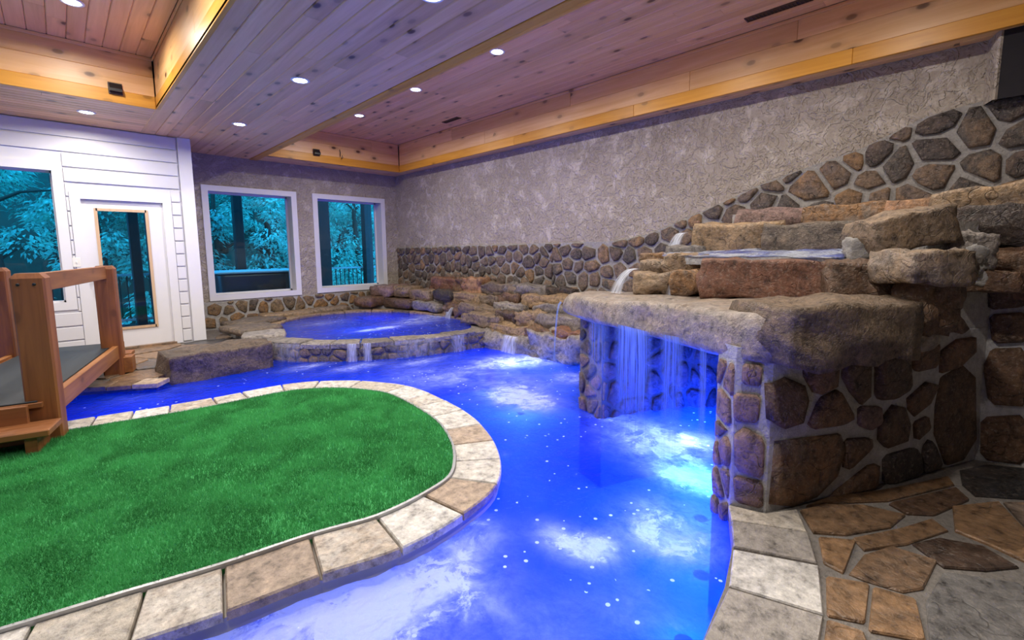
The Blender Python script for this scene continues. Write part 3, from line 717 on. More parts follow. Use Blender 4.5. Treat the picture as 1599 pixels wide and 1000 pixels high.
# ------------------------------------------------------------------ pool shell and decks
island_px = [(350, 950), (500, 893), (625, 852), (720, 800), (772, 755), (777, 712), (757, 672), (720, 640), (650, 607), (590, 597), (520, 595), (440, 602), (300, 628), (110, 658)]
ISL = [pz(*p).to_2d() for p in [(200, 1000)] + island_px] + [Vector(p) for p in ((-.7, 5.0), (-1.5, 4.6), (-1.9, 3.7), (-1.6, 2.7), (-.8, 2.2))]
ISL_O = catmull(ISL, 10)
def offset(loop, d):
    n = len(loop); out = []; s = 1 if area2(loop) > 0 else -1
    for i in range(n):
        t = (loop[(i + 2) % n] - loop[i - 2]).normalized(); out.append(loop[i] + Vector((-t.y, t.x)) * d * s)
    return out
ISL_I = offset(ISL_O, 0.27)
SHORE_N = [(-4, 0.95), (-1.2, 0.75), (0.0, 0.56), (0.9, 0.50), (1.43, 0.555), (1.76, 0.60), (2.06, 0.675), (2.36, 0.80)]
SPA_O = [Vector(p) for p in ((1.84, 7.3), (1.82, 6.64), (2.18, 6.02), (2.67, 5.58), (3.2, 5.30), (3.78, 5.12), (4.36, 4.98))]
SPA_I = catmull([(2.14, 7.2), (2.12, 6.66), (2.42, 6.12), (2.82, 5.78), (3.35, 5.48), (3.9, 5.30), (4.40, 5.36), (4.78, 5.95), (4.88, 6.8), (4.72, 7.6), (4.40, 8.2), (3.7, 8.58), (2.95, 8.45), (2.42, 7.9)], 5)
basin = box('pool_basin', (XL, XR, YF, YB, -0.85, -0.72), PLASTER)
tag(basin, 'pale plaster floor of the winding pool', 'pool basin', kind='structure')
near = solid('floor', [*SHORE_N, (2.5, 0.9), (XR, 0.9), (XR, YF), (XL, YF)], -0.72, -0.014, JOINT)
tag(near, 'flagstone patio in brown and grey slate at the right of the pool', 'floor', kind='structure')
far = solid('floor', [(XL, 6.9), (-0.9, 6.55), (-0.05, 6.26), (0.60, 5.96), (0.72, 6.35), (1.25, 6.3), (1.84, 6.6), (1.84, 9.2), (XL, 9.2)], -0.72, -0.014, JOINT)
tag(far, 'flagstone landing between the pool and the white door', 'floor', kind='structure')
isl = solid('island', [tuple(p) for p in ISL_O[::2]], -0.72, -0.04, GROUT)
tag(isl, 'stone-edged island carrying the green turf in the middle of the pool', 'island', kind='structure')

# island coping stones, joints where the photograph shows them
JP = [(190, 1000), (352, 948), (506, 892), (627, 853), (719, 801), (771, 756), (776, 718), (770, 686), (745, 661), (721, 641), (690, 627), (660, 616), (629, 605), (560, 596), (500, 597), (442, 602), (385, 613), (330, 623), (270, 634), (210, 645), (150, 652)]
idx = sorted(min(range(len(ISL_O)), key=lambda i: (ISL_O[i] - pz(*p).to_2d()).length) for p in JP)
n = len(ISL_O); acc = 0; i = idx[-1]; extra = []
while i < n + idx[0] - 3:
    acc += (ISL_O[(i + 1) % n] - ISL_O[i % n]).length; i += 1
    if acc > 0.42: extra.append(i % n); acc = 0
idx = sorted(set(idx + extra))
tones = {0: R_TRAV, 1: R_TRAVB, 2: R_TRAV, 3: R_TRAVW, 4: R_TRAVB, 5: R_TRAVW, 6: R_TRAVW, 7: R_TRAVB, 8: R_TRAVW, 9: R_TRAVW, 10: R_TRAV, 11: R_TRAVW, 12: R_TRAV}
first = min(range(len(ISL_O)), key=lambda i: (ISL_O[i] - pz(190, 1000).to_2d()).length)
fk = idx.index(first) if first in idx else 0
for k in range(len(idx)):
    a, b = idx[k], idx[(k + 1) % len(idx)]
    if b <= a: b += n
    rng = list(range(a, b + 1)); 
    if len(rng) > 8: rng = rng[::2] + ([rng[-1]] if rng[-1] != rng[::2][-1] else [])
    out = [ISL_O[i % n] for i in rng]; inn = [ISL_I[i % n] for i in rng]
    cen = sum(out + inn, Vector((0, 0))) / (2 * len(rng))
    s = 1 if area2(ISL_O) > 0 else -1
    o2 = []
    for j, i in enumerate(rng):
        tg = (ISL_O[(i + 1) % n] - ISL_O[(i - 1) % n]).normalized()
        sh = tg * (0.006 if j == 0 else -0.006 if j == len(rng) - 1 else 0); nv = Vector((-tg.y, tg.x)) * s
        o2.append((out[j] + sh - nv * 0.015, inn[j] + sh))
    poly = [p[0] for p in o2] + [p[1] for p in reversed(o2)]
    q = (k - fk) % len(idx)
    slabstone('paver', poly, -0.045, 0.0, tones.get(q, R_TRAV if q % 3 else R_TRAVW), isl, 0.008, rnd)
# metal edging round the turf
E1, E2 = offset(ISL_O, 0.268), offset(ISL_O, 0.285)
vs, fs = [], []
for i in range(n): vs += [(*E1[i], -.01), (*E1[i], .014), (*E2[i], .014), (*E2[i], -.01)]
for i in range(n):
    for k in range(4): fs.append((4 * i + k, 4 * i + (k + 1) % 4, 4 * ((i + 1) % n) + (k + 1) % 4, 4 * ((i + 1) % n) + k))
mesh_obj('edging_strip', vs, fs, CHROME, isl, loc=(ISL_O[0].x, ISL_O[0].y, 0))

# artificial turf: a mat and its blades
TI = [tuple(p) for p in offset(ISL_O, 0.286)][::2]
vs, fs = [], []
xs = [p[0] for p in TI]; y_s = [p[1] for p in TI]
tr_ = random.Random(5)
cnt = 0
while cnt < 170000:
    x = tr_.uniform(max(min(xs), -1.0), max(xs)); y = tr_.uniform(min(y_s), max(y_s))
    if not inside((x, y), TI): 
        continue
    cnt += 1
    a = tr_.uniform(0, 6.283); hgt = tr_.uniform(0.018, 0.034); w = tr_.uniform(0.0018, 0.0032)
    ux, uy = math.cos(a) * w, math.sin(a) * w; lx, ly = tr_.uniform(-.014, .014), tr_.uniform(-.014, .014)
    k = len(vs); vs += [(x - ux, y - uy, 0), (x + ux, y + uy, 0), (x + lx, y + ly, hgt)]; fs.append((k, k + 1, k + 2))
tf = solid('artificial_turf', TI, -0.02, 0.004, TURF)
tag(tf, 'bright green artificial turf covering the island', 'turf', kind='stuff')
bl = mesh_obj('turf_pile', vs, fs, TURF, tf); bl['kind'] = 'stuff'

# right patio: coping pavers and flagstones traced on the floor
def cr(pts, sx=2.083, ox=1080, oy=520): return [(ox + x / sx, oy + y / sx) for x, y in pts]
def shrink(poly, d):
    poly = [Vector(p) for p in poly]
    c = centroid(poly); return [c + (Vector(p) - c) * max(0.2, 1 - d / max((Vector(p) - c).length, .02)) for p in poly]
cop = [([(1136, 788), (1195, 800), (1246, 795), (1263, 831), (1141, 812)], R_TRAV), ([(1141, 813), (1263, 832), (1278, 880), (1144, 854)], R_TRAVG), ([(1144, 856), (1280, 882), (1288, 960), (1137, 914)], R_TRAVW)]
for p, mt in cop: slabstone('paver', shrink([pz(*q).to_2d() for q in p], 0.005), -0.045, 0.0, mt, near, 0.006, rnd)
# further pavers round the near shore, out of the frame
sh = catmull(SHORE_N[1:6], 8, False)
a_, b_ = pz(1137, 915).to_2d(), pz(1288, 961).to_2d(); prev = (a_, b_)
for t_, mt in ((0.34, R_TRAVG), (0.68, R_TRAV), (1.02, R_TRAVW), (1.36, R_TRAVG), (1.7, R_TRAV)):
    L = 0; p = None
    for i in range(len(sh) - 1, 0, -1):
        if sh[i].x > a_.x: continue
        L += (sh[i] - sh[i - 1]).length
        if L >= t_: p = i; break
    if p is None: break
    tg = (sh[p] - sh[p - 1]).normalized(); nv = Vector((tg.y, -tg.x)); cur = (sh[p] - nv * 0.0, sh[p] + nv * 0.31)
    slabstone('paver', shrink([prev[0], prev[1], cur[1], cur[0]], 0.005), -0.045, 0.0, mt, near, 0.006, rnd); prev = cur
flags = [([(350, 575), (430, 555), (560, 558), (700, 590), (650, 630), (500, 655), (395, 648)], R_FLAGO), ([(412, 660), (535, 672), (495, 778), (430, 745)], R_FLAGO),
         ([(510, 780), (560, 715), (650, 688), (805, 735), (755, 830), (690, 840), (560, 800)], R_FLAGO), ([(437, 785), (580, 810), (565, 940), (440, 915)], R_FLAGO),
         ([(590, 820), (730, 860), (765, 1000), (575, 965)], R_FLAGO), ([(820, 772), (1081, 812), (1110, 1010), (775, 1010), (762, 870)], R_FLAGG),
         ([(715, 682), (800, 662), (950, 690), (1070, 760), (960, 770), (820, 760)], R_FLAGD), ([(520, 665), (680, 632), (785, 600), (840, 640), (700, 685), (560, 705)], R_FLAGO),
         ([(845, 560), (1000, 545), (1090, 640), (1100, 750), (960, 682), (855, 642)], R_FLAGO), ([(640, 552), (860, 500), (905, 540), (790, 590), (700, 586)], R_FLAGD),
         ([(870, 445), (960, 425), (1100, 440), (1100, 540), (920, 527), (880, 490)], R_FLAGD), ([(440, 930), (560, 970), (575, 1010), (430, 1010)], R_FLAGO),
         ([(370, 562), (440, 535), (640, 508), (840, 465), (860, 492), (640, 545), (430, 552)], R_FLAGD), ([(1010, 545), (1110, 548), (1110, 640), (1095, 640)], R_FLAGO), ([(430, 1018), (575, 1018), (590, 1080), (430, 1080)], R_FLAGO), ([(590, 1015), (765, 1015), (780, 1080), (600, 1080)], R_FLAGD)]
for p, mt in flags:
    q = [pz(*a).to_2d() for a in cr(p)]
    slabstone('flagstone', soften(q, 0.05), -0.04, -0.002, mt, near, 0.006, rnd, 0.004)
# landing by the door
def okfar(x, y): return y > 6.1 and x > -2.2 and x < 1.8
frp = [(-2.3, 6.62), (-.9, 6.57), (-.05, 6.29), (.60, 5.99), (.75, 6.4), (1.85, 6.62), (1.85, 8.2), (-2.3, 8.2)]
for c in voronoi((-2.2, 1.82, 6.02, 9.15), lambda x, y: inside((x, y), [(-2.3, 6.95), (-.9, 6.6), (-.05, 6.36), (.60, 6.08), (.75, 6.4), (1.85, 6.65), (1.85, 9.2), (-2.3, 9.2)]) and (y < YW - .05 or x > 1.55), 0.5, rnd, 0.03):
    q = [Vector(p) for p in c]
    if any(p.y > YW - .03 for p in q) and min(p.x for p in q) < 1.5: q = [Vector(p) for p in clip([tuple(p) for p in q], 0, YW - .03, 0, 1)]
    if len(q) < 3: continue
    # keep clear of the shore
    q = [Vector(p) for p in clip([tuple(p) for p in q], -0.05, 6.27, -0.31, -0.65)] if centroid(q).x < .62 else q
    if len(q) < 3: continue
    slabstone('flagstone', soften(q, 0.12), -0.04, -0.002, R_FLAGO if rnd.random() < .6 else R_FLAG, far, 0.006, rnd, 0.004)
for a, b, mt in (((108, 607), (165, 604), R_FLAGO), ((165, 604), (205, 601), R_FLAGO), ((205, 601), (246, 599), R_TRAVB)):
    A, B = pz(*a).to_2d(), pz(*b).to_2d(); tg = (B - A).normalized(); nv = Vector((-tg.y, tg.x)) * 0.22
    slabstone('paver', [A + tg * .006, B - tg * .006, B + nv - tg * .006, A + nv + tg * .006], -0.045, 0.0, mt, far, 0.006, rnd)

# ------------------------------------------------------------------ water surfaces
def water_sheet(name, z, ok, bbox, step, pale_cover, mat, label):
    x0, x1, y0, y1 = bbox; nx, ny = int((x1 - x0) / step), int((y1 - y0) / step)
    idm, vs, fs, att = {}, [], [], []
    def vid(i, j):
        if (i, j) not in idm:
            x, y = x0 + i * step, y0 + j * step; idm[(i, j)] = len(vs)
            k = pale_cover(x, y)
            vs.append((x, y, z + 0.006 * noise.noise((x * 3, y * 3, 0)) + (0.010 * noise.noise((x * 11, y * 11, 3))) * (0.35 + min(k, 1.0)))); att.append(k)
        return idm[(i, j)]
    for i in range(nx):
        for j in range(ny):
            if ok(x0 + (i + .5) * step, y0 + (j + .5) * step): fs.append((vid(i, j), vid(i + 1, j), vid(i + 1, j + 1), vid(i, j + 1)))
    o = mesh_obj(name, vs, fs, mat, None, True)
    a = o.data.attributes.new('pale_cover', 'FLOAT', 'POINT'); a.data.foreach_set('value', att)
    tag(o, label, 'water', kind='stuff'); return o
def gauss(x, y, cx, cy, rx, ry, ang=0.0):
    dx, dy = x - cx, y - cy; c, s = math.cos(ang), math.sin(ang)
    return math.exp(-(((dx * c + dy * s) / rx) ** 2 + ((-dx * s + dy * c) / ry) ** 2))
isl_test = [tuple(p) for p in offset(ISL_O, 0.02)][::3]
spa_in = [tuple(p) for p in SPA_I]
spa_out = [(1.9, 9.3), *[(p.x + .03, p.y + .03) for p in SPA_O], (4.5, 4.95), (4.5, 9.3)]
def pool_ok(x, y):
    if inside((x, y), isl_test): return False
    if x > 4.55 and y > 2.5: return False
    if inside((x, y), spa_out): return False
    if y < 0.5: return False
    return True
BL = []  # froth at the falls, with lamp glow and lit pale water painted in
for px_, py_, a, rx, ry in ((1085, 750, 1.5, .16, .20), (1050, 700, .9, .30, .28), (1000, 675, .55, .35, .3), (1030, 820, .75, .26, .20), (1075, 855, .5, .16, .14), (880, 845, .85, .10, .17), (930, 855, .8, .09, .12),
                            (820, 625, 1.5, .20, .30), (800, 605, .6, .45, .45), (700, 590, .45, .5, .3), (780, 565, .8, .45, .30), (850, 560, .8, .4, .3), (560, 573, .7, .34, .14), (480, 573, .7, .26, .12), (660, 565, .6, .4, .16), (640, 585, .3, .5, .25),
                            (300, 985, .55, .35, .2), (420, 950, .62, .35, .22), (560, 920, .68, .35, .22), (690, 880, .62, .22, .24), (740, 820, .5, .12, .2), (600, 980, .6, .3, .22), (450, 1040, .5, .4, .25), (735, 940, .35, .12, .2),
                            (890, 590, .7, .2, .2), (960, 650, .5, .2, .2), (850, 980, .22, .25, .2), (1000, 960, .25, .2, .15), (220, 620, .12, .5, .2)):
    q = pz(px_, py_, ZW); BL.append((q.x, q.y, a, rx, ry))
def pool_foam_glow(x, y):
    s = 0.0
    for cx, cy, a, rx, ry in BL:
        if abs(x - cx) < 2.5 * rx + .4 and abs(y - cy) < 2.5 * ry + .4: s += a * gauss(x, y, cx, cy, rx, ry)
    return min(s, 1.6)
pool = water_sheet('pool_water', ZW, pool_ok, (-3.0, 4.6, 0.5, 6.95), 0.03, pool_foam_glow, WATER, 'glowing blue water winding around the turf island')
SZ = 0.125
SB = []  # froth at the spill, with lamp glow painted into the spa surface
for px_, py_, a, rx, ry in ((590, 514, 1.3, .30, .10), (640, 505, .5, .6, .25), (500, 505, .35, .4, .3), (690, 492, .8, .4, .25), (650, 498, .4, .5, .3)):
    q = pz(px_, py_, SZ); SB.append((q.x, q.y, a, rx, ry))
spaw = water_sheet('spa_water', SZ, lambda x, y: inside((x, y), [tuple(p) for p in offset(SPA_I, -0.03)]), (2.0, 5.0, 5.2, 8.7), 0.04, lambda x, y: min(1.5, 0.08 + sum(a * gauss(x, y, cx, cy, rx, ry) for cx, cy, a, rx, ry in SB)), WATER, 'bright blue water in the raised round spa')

# underwater lamps
def pool_lamp(x, y, z, label, power=POOL_W, col=(0.004, 0.085, 1.0), lens=None, up_=0.0):
    t = empty('pool_light', (x, y, z)); tag(t, label, 'light', 'underwater pool lamps')
    lathe('housing', [(0.10, 0.0), (0.10, 0.02), (0.085, 0.032), (0.07, 0.03)], PLASTER, t, (x, y, z), 20)
    lathe('lens', [(0.072, 0.028), (0.066, 0.045), (0.04, 0.058), (0.006, 0.063)], lens or POOL_LENS, t, (x, y, z), 20)
    ld = bpy.data.lights.new('lamp_glow', 'POINT'); ld.energy = power; ld.color = col; ld.shadow_soft_size = 0.07
    lo = bpy.data.objects.new('lamp_glow', ld); lo.location = (0, 0, 0.21 + up_); link(lo, t)
WC = (0.30, 0.38, 1.0)
for x, y, pw, col, up_, lb in ((2.62, 3.45, 1.0, None, 0, 'underwater lamp in the pool wall off the rounded end of the island'), (2.30, 4.35, 1.0, None, 0, 'underwater lamp behind the far curve of the island'), (1.40, 5.08, 1.0, None, 0, 'underwater lamp behind the island in front of the spa'),
                 (0.35, 5.20, 1.0, None, 0, 'underwater lamp in the far channel near the bridge'), (-0.95, 5.5, .8, None, 0, 'underwater lamp beneath the bridge'), (2.15, 0.92, 1.0, None, 0, 'underwater lamp below the white coping of the patio'), (1.45, 0.78, 1.0, None, 0, 'underwater lamp in the near shore of the pool'),
                 (0.65, 0.72, 1.0, None, 0, 'underwater lamp in the near channel at the lower left'), (-0.6, 0.95, .8, None, 0, 'underwater lamp in the near channel outside the frame'), (2.70, 1.06, 3.6, None, .25, 'underwater lamp behind the stone pier of the grotto'), (3.75, 1.50, 3.2, None, .2, 'underwater lamp inside the grotto'),
                 (3.95, 3.85, 1.6, WC, .22, 'underwater lamp glowing white between the island and the cascade'), (3.30, 1.32, 1.2, WC, .25, 'underwater lamp glowing white beneath the grotto mouth'), (4.2, 4.75, .8, None, 0, 'underwater lamp at the foot of the rock cascade')):
    pool_lamp(x, y, -0.773, lb, POOL_W * pw, col or (0.004, 0.085, 1.0), None, up_)
spab = solid('spa_basin', [tuple(p) for p in offset(SPA_I, -0.1)], -0.72, -0.45, PLASTER); tag(spab, 'pale plaster floor of the raised spa', 'pool basin', kind='structure')
pool_lamp(4.0, 7.5, -0.503, 'underwater lamp glowing in the middle of the spa', POOL_W * 1.1)
pool_lamp(3.2, 6.5, -0.503, 'underwater lamp in the spa near its front rim', POOL_W * 1.1)

# ------------------------------------------------------------------ raised spa
spa = empty('raised_spa', (1.9, 6.6, ZW)); tag(spa, 'raised round stone spa overflowing into the pool below the windows', 'spa')
outer = [(1.86, 7.6), *[tuple(p) for p in catmull([tuple(q) for q in SPA_O], 4, False)], (4.55, 5.16), (4.97, 5.85), (5.05, 6.8), (4.90, 7.72), (4.60, 8.36), (3.76, 8.76), (2.90, 8.66), (2.2, 8.02)]
solid('core', outer, -0.72, 0.075, JOINT, spa, holes=[[tuple(p) for p in SPA_I]])
# facing stones on the curved front
path = catmull([tuple(q) for q in SPA_O[1:]], 10, False); LN = [0.0]
for a, b in zip(path, path[1:]): LN.append(LN[-1] + (b - a).length)
def on_path(u):
    for i in range(len(path) - 1):
        if LN[i] <= u <= LN[i + 1]:
            t = (u - LN[i]) / (LN[i + 1] - LN[i]); d = (path[i + 1] - path[i]).normalized()
            return path[i].lerp(path[i + 1], t), d
    return path[-1], (path[-1] - path[-2]).normalized()
for c in voronoi((0.0, LN[-1], -0.16, 0.095), lambda a, b: True, 0.15, rnd, 0.013):
    q = centroid(c); p, d = on_path(q[0]); nrm = Vector((d.y, -d.x, 0))
    poly = [(a - q[0], b) for a, b in soften(c, 0.2, rnd, 0.004)]
    stone('stone', poly, (Vector((p.x, p.y, 0)) - nrm * 0.004, Vector((d.x, d.y, 0)), UP, nrm), rnd.uniform(0.02, 0.04), R_WALL, spa, rnd)
# coping stones round the rim
for i in range(0, len(SPA_I), 3):
    rng = [SPA_I[(i + k) % len(SPA_I)] for k in range(4)]
    cx, cy = 3.5, 6.95
    mid = rng[1]
    inn, outp = [], []
    wd = 0.30 if mid.y < 7.9 and mid.x < 4.3 else 0.22
    front = mid.y < 6.9 and mid.x < 4.5
    for k, p in enumerate(rng):
        d = (p - Vector((cx, cy))).normalized(); tg = Vector((-d.y, d.x)); sh_ = tg * (0.006 if k == 0 else -0.006 if k == 3 else 0)
        if front:
            o_ = min(path, key=lambda r: (r - (p + d * .2)).length); w_ = (o_ - p).length + .02
        else: w_ = wd + rnd.uniform(-.03, .03)
        inn.append(p - d * 0.02 + sh_); outp.append(p + d * w_ + sh_)
    slabstone('coping_stone', inn + outp[::-1], 0.07, 0.145 if front else 0.165, R_GREY if front else R_TAN, spa, 0.014, rnd, 0.008)
# flat rocks on the left rim
for k, (x, y, sx, sy, sz, z, rz) in enumerate(((2.0, 7.75, .62, .75, .09, .155, .2), (1.98, 7.05, .55, .55, .08, .14, -.3), (2.22, 8.35, .8, .6, .09, .17, .5), (1.98, 6.62, .36, .34, .13, .06, .1), (2.9, 8.86, .9, .42, .08, .18, 0), (3.7, 8.95, .8, .35, .08, .185, .05))):
    boulder('rim_rock', (x, y, z), (sx, sy, sz), R_GREY if k in (1, 3) else R_TAN, spa, rz, 40 + k, 0.16, 0.8, 6)

# long boulder on the shore left of the spa
b = empty('shore_boulder', (1.25, 6.28, ZW)); tag(b, 'long flat-topped boulder lying at the water left of the spa', 'boulder')
boulder('rock_mass', (1.24, 6.30, -0.01), (1.06, .58, .42), R_LEDGE, b, 0.06, 3, 0.10, 0.92, 12)
boulder('lower_ledge', (1.70, 6.58, -0.02), (.32, .4, .26), R_DARKB, b, 0.4, 8, 0.18, 0.75, 7)

# ------------------------------------------------------------------ low rock cascade between spa and grotto
cas = empty('rock_cascade', (4.45, 4.2, ZW)); tag(cas, 'low stepped pile of flat rocks spilling water beside the spa', 'rock pile')
def cprism(name, pts, z0, z1, parent, mat=MORTAR): return solid(name, pts, z0, z1, mat, parent)
cprism('core', [(4.52, 2.6), (4.50, 4.95), (4.60, 5.13), (5.01, 5.83), (5.09, 6.8), (4.94, 7.75), (4.63, 8.41), (3.77, 8.81), (2.88, 8.71), (2.16, 8.05), (1.87, 7.65), (1.87, 9.11), (XR - .085, 9.11), (XR - .085, 2.6)], -0.72, 0.06, cas)
cprism('core', [(4.85, 2.62), (4.85, 6.1), (5.0, 6.6), (5.08, 7.6), (4.9, 8.3), (4.3, 8.85), (4.3, 9.10), (XR - .085, 9.10), (XR - .085, 2.62)], 0.05, 0.26, cas)
cprism('core', [(5.12, 2.64), (5.12, 6.5), (5.2, 7.6), (5.15, 8.5), (4.75, 8.95), (4.75, 9.09), (XR - .085, 9.09), (XR - .085, 2.64)], 0.25, 0.46, cas)
def rock_px(x0, y0, x1, y1, X, dep, mat, seed, name='rock', parent=None, sq=0.84, n=8, rough=0.26, tilt=(0, 0), grow=1.10):
    """block seen between two pixel corners, its front standing at the plane X"""
    a, b_ = pX((x0 + x1) / 2, y1, X), pX((x0 + x1) / 2, y0, X)
    l, r_ = pX(x0, (y0 + y1) / 2, X), pX(x1, (y0 + y1) / 2, X)
    dep = min(dep, XR - .12 - X)
    w, h = abs(l.y - r_.y) * grow, abs(b_.z - a.z) * grow
    return boulder(name, (X + dep / 2, (l.y + r_.y) / 2, (a.z + b_.z) / 2), (dep, w, h), mat, parent, 0, seed, rough, sq, n, tilt, 0.10)
for k, (x0, y0, x1, y1, X, dep, mt) in enumerate((
    (757, 522, 835, 566, 4.36, .40, R_GREY), (830, 528, 908, 568, 4.36, .40, R_GREY), (819, 516, 860, 533, 4.44, .3, R_DARKB), (861, 519, 908, 538, 4.44, .3, R_RED), (765, 510, 822, 524, 4.48, .35, R_TAN),
    (720, 493, 775, 508, 4.50, .42, R_TAN), (773, 490, 800, 508, 4.62, .35, R_DARKB), (806, 491, 842, 512, 4.62, .34, R_TAN), (840, 497, 906, 516, 4.62, .36, R_GREY), (832, 480, 890, 496, 4.78, .36, R_GREY),
    (718, 479, 775, 493, 4.75, .45, R_TAN), (772, 476, 814, 488, 4.82, .4, R_GREY), (815, 464, 885, 481, 4.95, .4, R_TAN), (773, 461, 808, 478, 4.98, .36, R_DARKB), (750, 464, 775, 480, 4.98, .36, R_TAN),
    (750, 446, 812, 463, 5.08, .34, R_TAN), (790, 447, 840, 465, 5.06, .36, R_GREY), (696, 474, 722, 494, 4.90, .4, R_DARKB), (648, 474, 700, 491, 4.98, .35, R_CORAL), (700, 459, 752, 476, 5.02, .36, R_TAN),
    (671, 436, 710, 459, 5.16, .28, R_RED), (706, 437, 726, 460, 5.16, .28, R_DARKB), (723, 436, 751, 460, 5.14, .3, R_RED), (671, 464, 708, 477, 5.06, .34, R_GREY), (838, 470, 892, 484, 5.1, .32, R_DARKB), (840, 452, 892, 472, 5.18, .26, R_BROWN))):
    rock_px(x0, y0, x1, y1, X, dep, mt, 60 + k, parent=cas)
# corner rocks behind the spa, against the end wall
for k, (x, y, z, sx, sy, sz, mt, rz) in enumerate(((4.95, 8.72, .50, .62, .60, .20, R_CORAL, .2), (5.08, 8.30, .50, .46, .70, .20, R_TAN, .0), (4.95, 8.15, .28, .50, .9, .18, R_DARKB, .1), (4.6, 8.72, .30, .8, .45, .18, R_DARKB, .3), (5.12, 7.6, .46, .42, .7, .2, R_TAN, 0), (5.02, 7.3, .27, .4, .8, .16, R_GREY, .05), (5.14, 6.9, .50, .38, .6, .18, R_BROWN, 0))):
    boulder('rock', (x, y, z), (sx, sy, sz), mt, cas, rz, 100 + k, 0.16, 0.74, 7)

# ------------------------------------------------------------------ the grotto
gro = empty('rock_grotto', (3.0, 1.2, ZW)); tag(gro, 'large mortared stone grotto with an overhanging ledge and tiers of boulders', 'waterfall grotto')
A, B, C0 = (2.43, 0.65), (3.98, -0.09), (2.365, 0.80)
cprism('core', [C0, A, B, (4.06, -0.35), (4.25, -2.5), (XR - .085, -2.5), (XR - .085, 1.25), (4.2, 1.25), (2.95, 1.0), (2.45, 0.92)], -0.72, 0.83, gro, MORTAR_L)
cprism('core', [(3.14, 2.12), (3.24, 2.42), (3.55, 2.62), (XR - .085, 2.62), (XR - .085, 1.2), (4.15, 1.2), (4.12, 1.55), (3.82, 1.80), (3.5, 1.98)], -0.72, 0.80, gro, JOINT)
# stacked upper core behind the boulders
cprism('core', [(3.62, 1.95), (3.40, 1.3), (3.32, 0.30), (3.72, 0.06), B, (4.06, -.35), (4.3, -2.4), (XR - .085, -2.4), (XR - .085, 2.2), (4.2, 2.15)], 0.82, 1.10, gro)
cprism('core', [(3.66, 1.75), (3.42, 0.45), (3.75, 0.10), (4.02, -.09), (4.10, -.35), (4.34, -2.4), (XR - .085, -2.4), (XR - .085, 2.2), (3.9, 2.0)], 1.09, 1.26, gro, MORTAR_L)
cprism('core', [(3.98, 1.75), (3.95, 0.45), (3.80, 0.12), (4.05, -.1), (4.14, -.35), (4.38, -2.4), (XR - .085, -2.4), (XR - .085, 1.9)], 1.25, 1.47, gro)
cprism('core', [(4.45, 1.6), (4.40, 0.2), (4.45, -2.3), (XR - .085, -2.3), (XR - .085, 1.6)], 1.46, 1.63, gro)

# the overhanging ledge: outline extruded with rounded, broken edges
LO = catmull([(3.10, 2.46), (2.86, 1.98), (2.72, 1.56), (2.56, 1.18), (2.44, 0.93), (2.37, 0.72), (2.48, 0.53), (2.72, 0.36), (3.05, 0.20), (3.35, 0.12), (3.6, 0.4), (3.75, 1.2), (3.8, 2.0), (3.6, 2.55), (3.3, 2.62)], 6)
def ledge_z(p):                                        # top and bottom height over the outline
    t = max(0.0, min(1.0, (2.4 - p.y) / 1.8)); return 0.93 + 0.085 * t, 0.755 - 0.005 * t
cl = centroid(LO); rings = []
for s, w in ((0.0, 0), (0.55, 0.0), (0.86, 0.0), (0.925, 0.04), (0.96, 0.15), (0.98, 0.35), (0.992, 0.58), (1.0, 0.80), (0.985, 0.93), (0.94, 1.0), (0.82, 0.98), (0.5, 0.96)):
    ring = []
    for p in LO:
        q = cl + (p - cl) * max(s, 0.25); zt, zb = ledge_z(q)
        z_ = zt + (zb - zt) * w; nz = noise.fractal(Vector((q.x * 2.6, q.y * 2.6, z_ * 4)), 0.9, 2, 4)
        nv = (p - cl).normalized()
        ring.append(Vector((q.x + nv.x * nz * 0.05, q.y + nv.y * nz * 0.05, z_ + nz * 0.018)))
    rings.append(ring)
vs = [v_ for r in rings for v_ in r]; N_ = len(LO); fs = []
for k in range(len(rings) - 1):
    for i in range(N_): fs.append((k * N_ + i, (k + 1) * N_ + i, (k + 1) * N_ + (i + 1) % N_, k * N_ + (i + 1) % N_))
fs.append(tuple(range(N_))); fs.append(tuple(reversed(range((len(rings) - 1) * N_, len(rings) * N_))))
ledge = mesh_obj('ledge_slab', vs, fs, R_LEDGEW, gro, True, loc=(3.0, 1.3, 0.85)); ledge['label'] = 'wide wet tan stone ledge'
# dark boulder under the right half of the ledge top
for c, size, rz, sd, mt, lb in (((2.79, 0.53, 0.90), (.84, .42, .30), math.radians(-29), 3, R_LEDGE, 'big rough brown boulder'),):
    o = boulder('boulder', c, size, mt, gro, rz, sd, 0.10, 0.80, 10)
    if lb: o['label'] = lb

def rock_q(x0, y0, x1, y1, XY, dep, mat, seed, rz, name='boulder', sq=0.78, n=8, rough=0.12, tilt=(0, 0), wk=1.0, parent=gro):
    """block filling a pixel box at the floor distance of XY, turned by rz about its own axis"""
    d0 = ray((x0 + x1) / 2, (y0 + y1) / 2); D = math.hypot(*XY); t = D / math.hypot(d0.x, d0.y); c = CAM + d0 * t
    sc = (c - CAM).dot(_f) / F_PX
    w = (x1 - x0) * sc * wk; h = (y1 - y0) * sc
    fw = Vector((d0.x, d0.y)).normalized(); c2 = c + Vector((fw.x, fw.y, 0)) * dep * 0.4
    return boulder(name, c2, (w, dep, h), mat, parent, rz, seed, rough, sq, n, tilt)
az = lambda x, y: math.atan2(y, x)
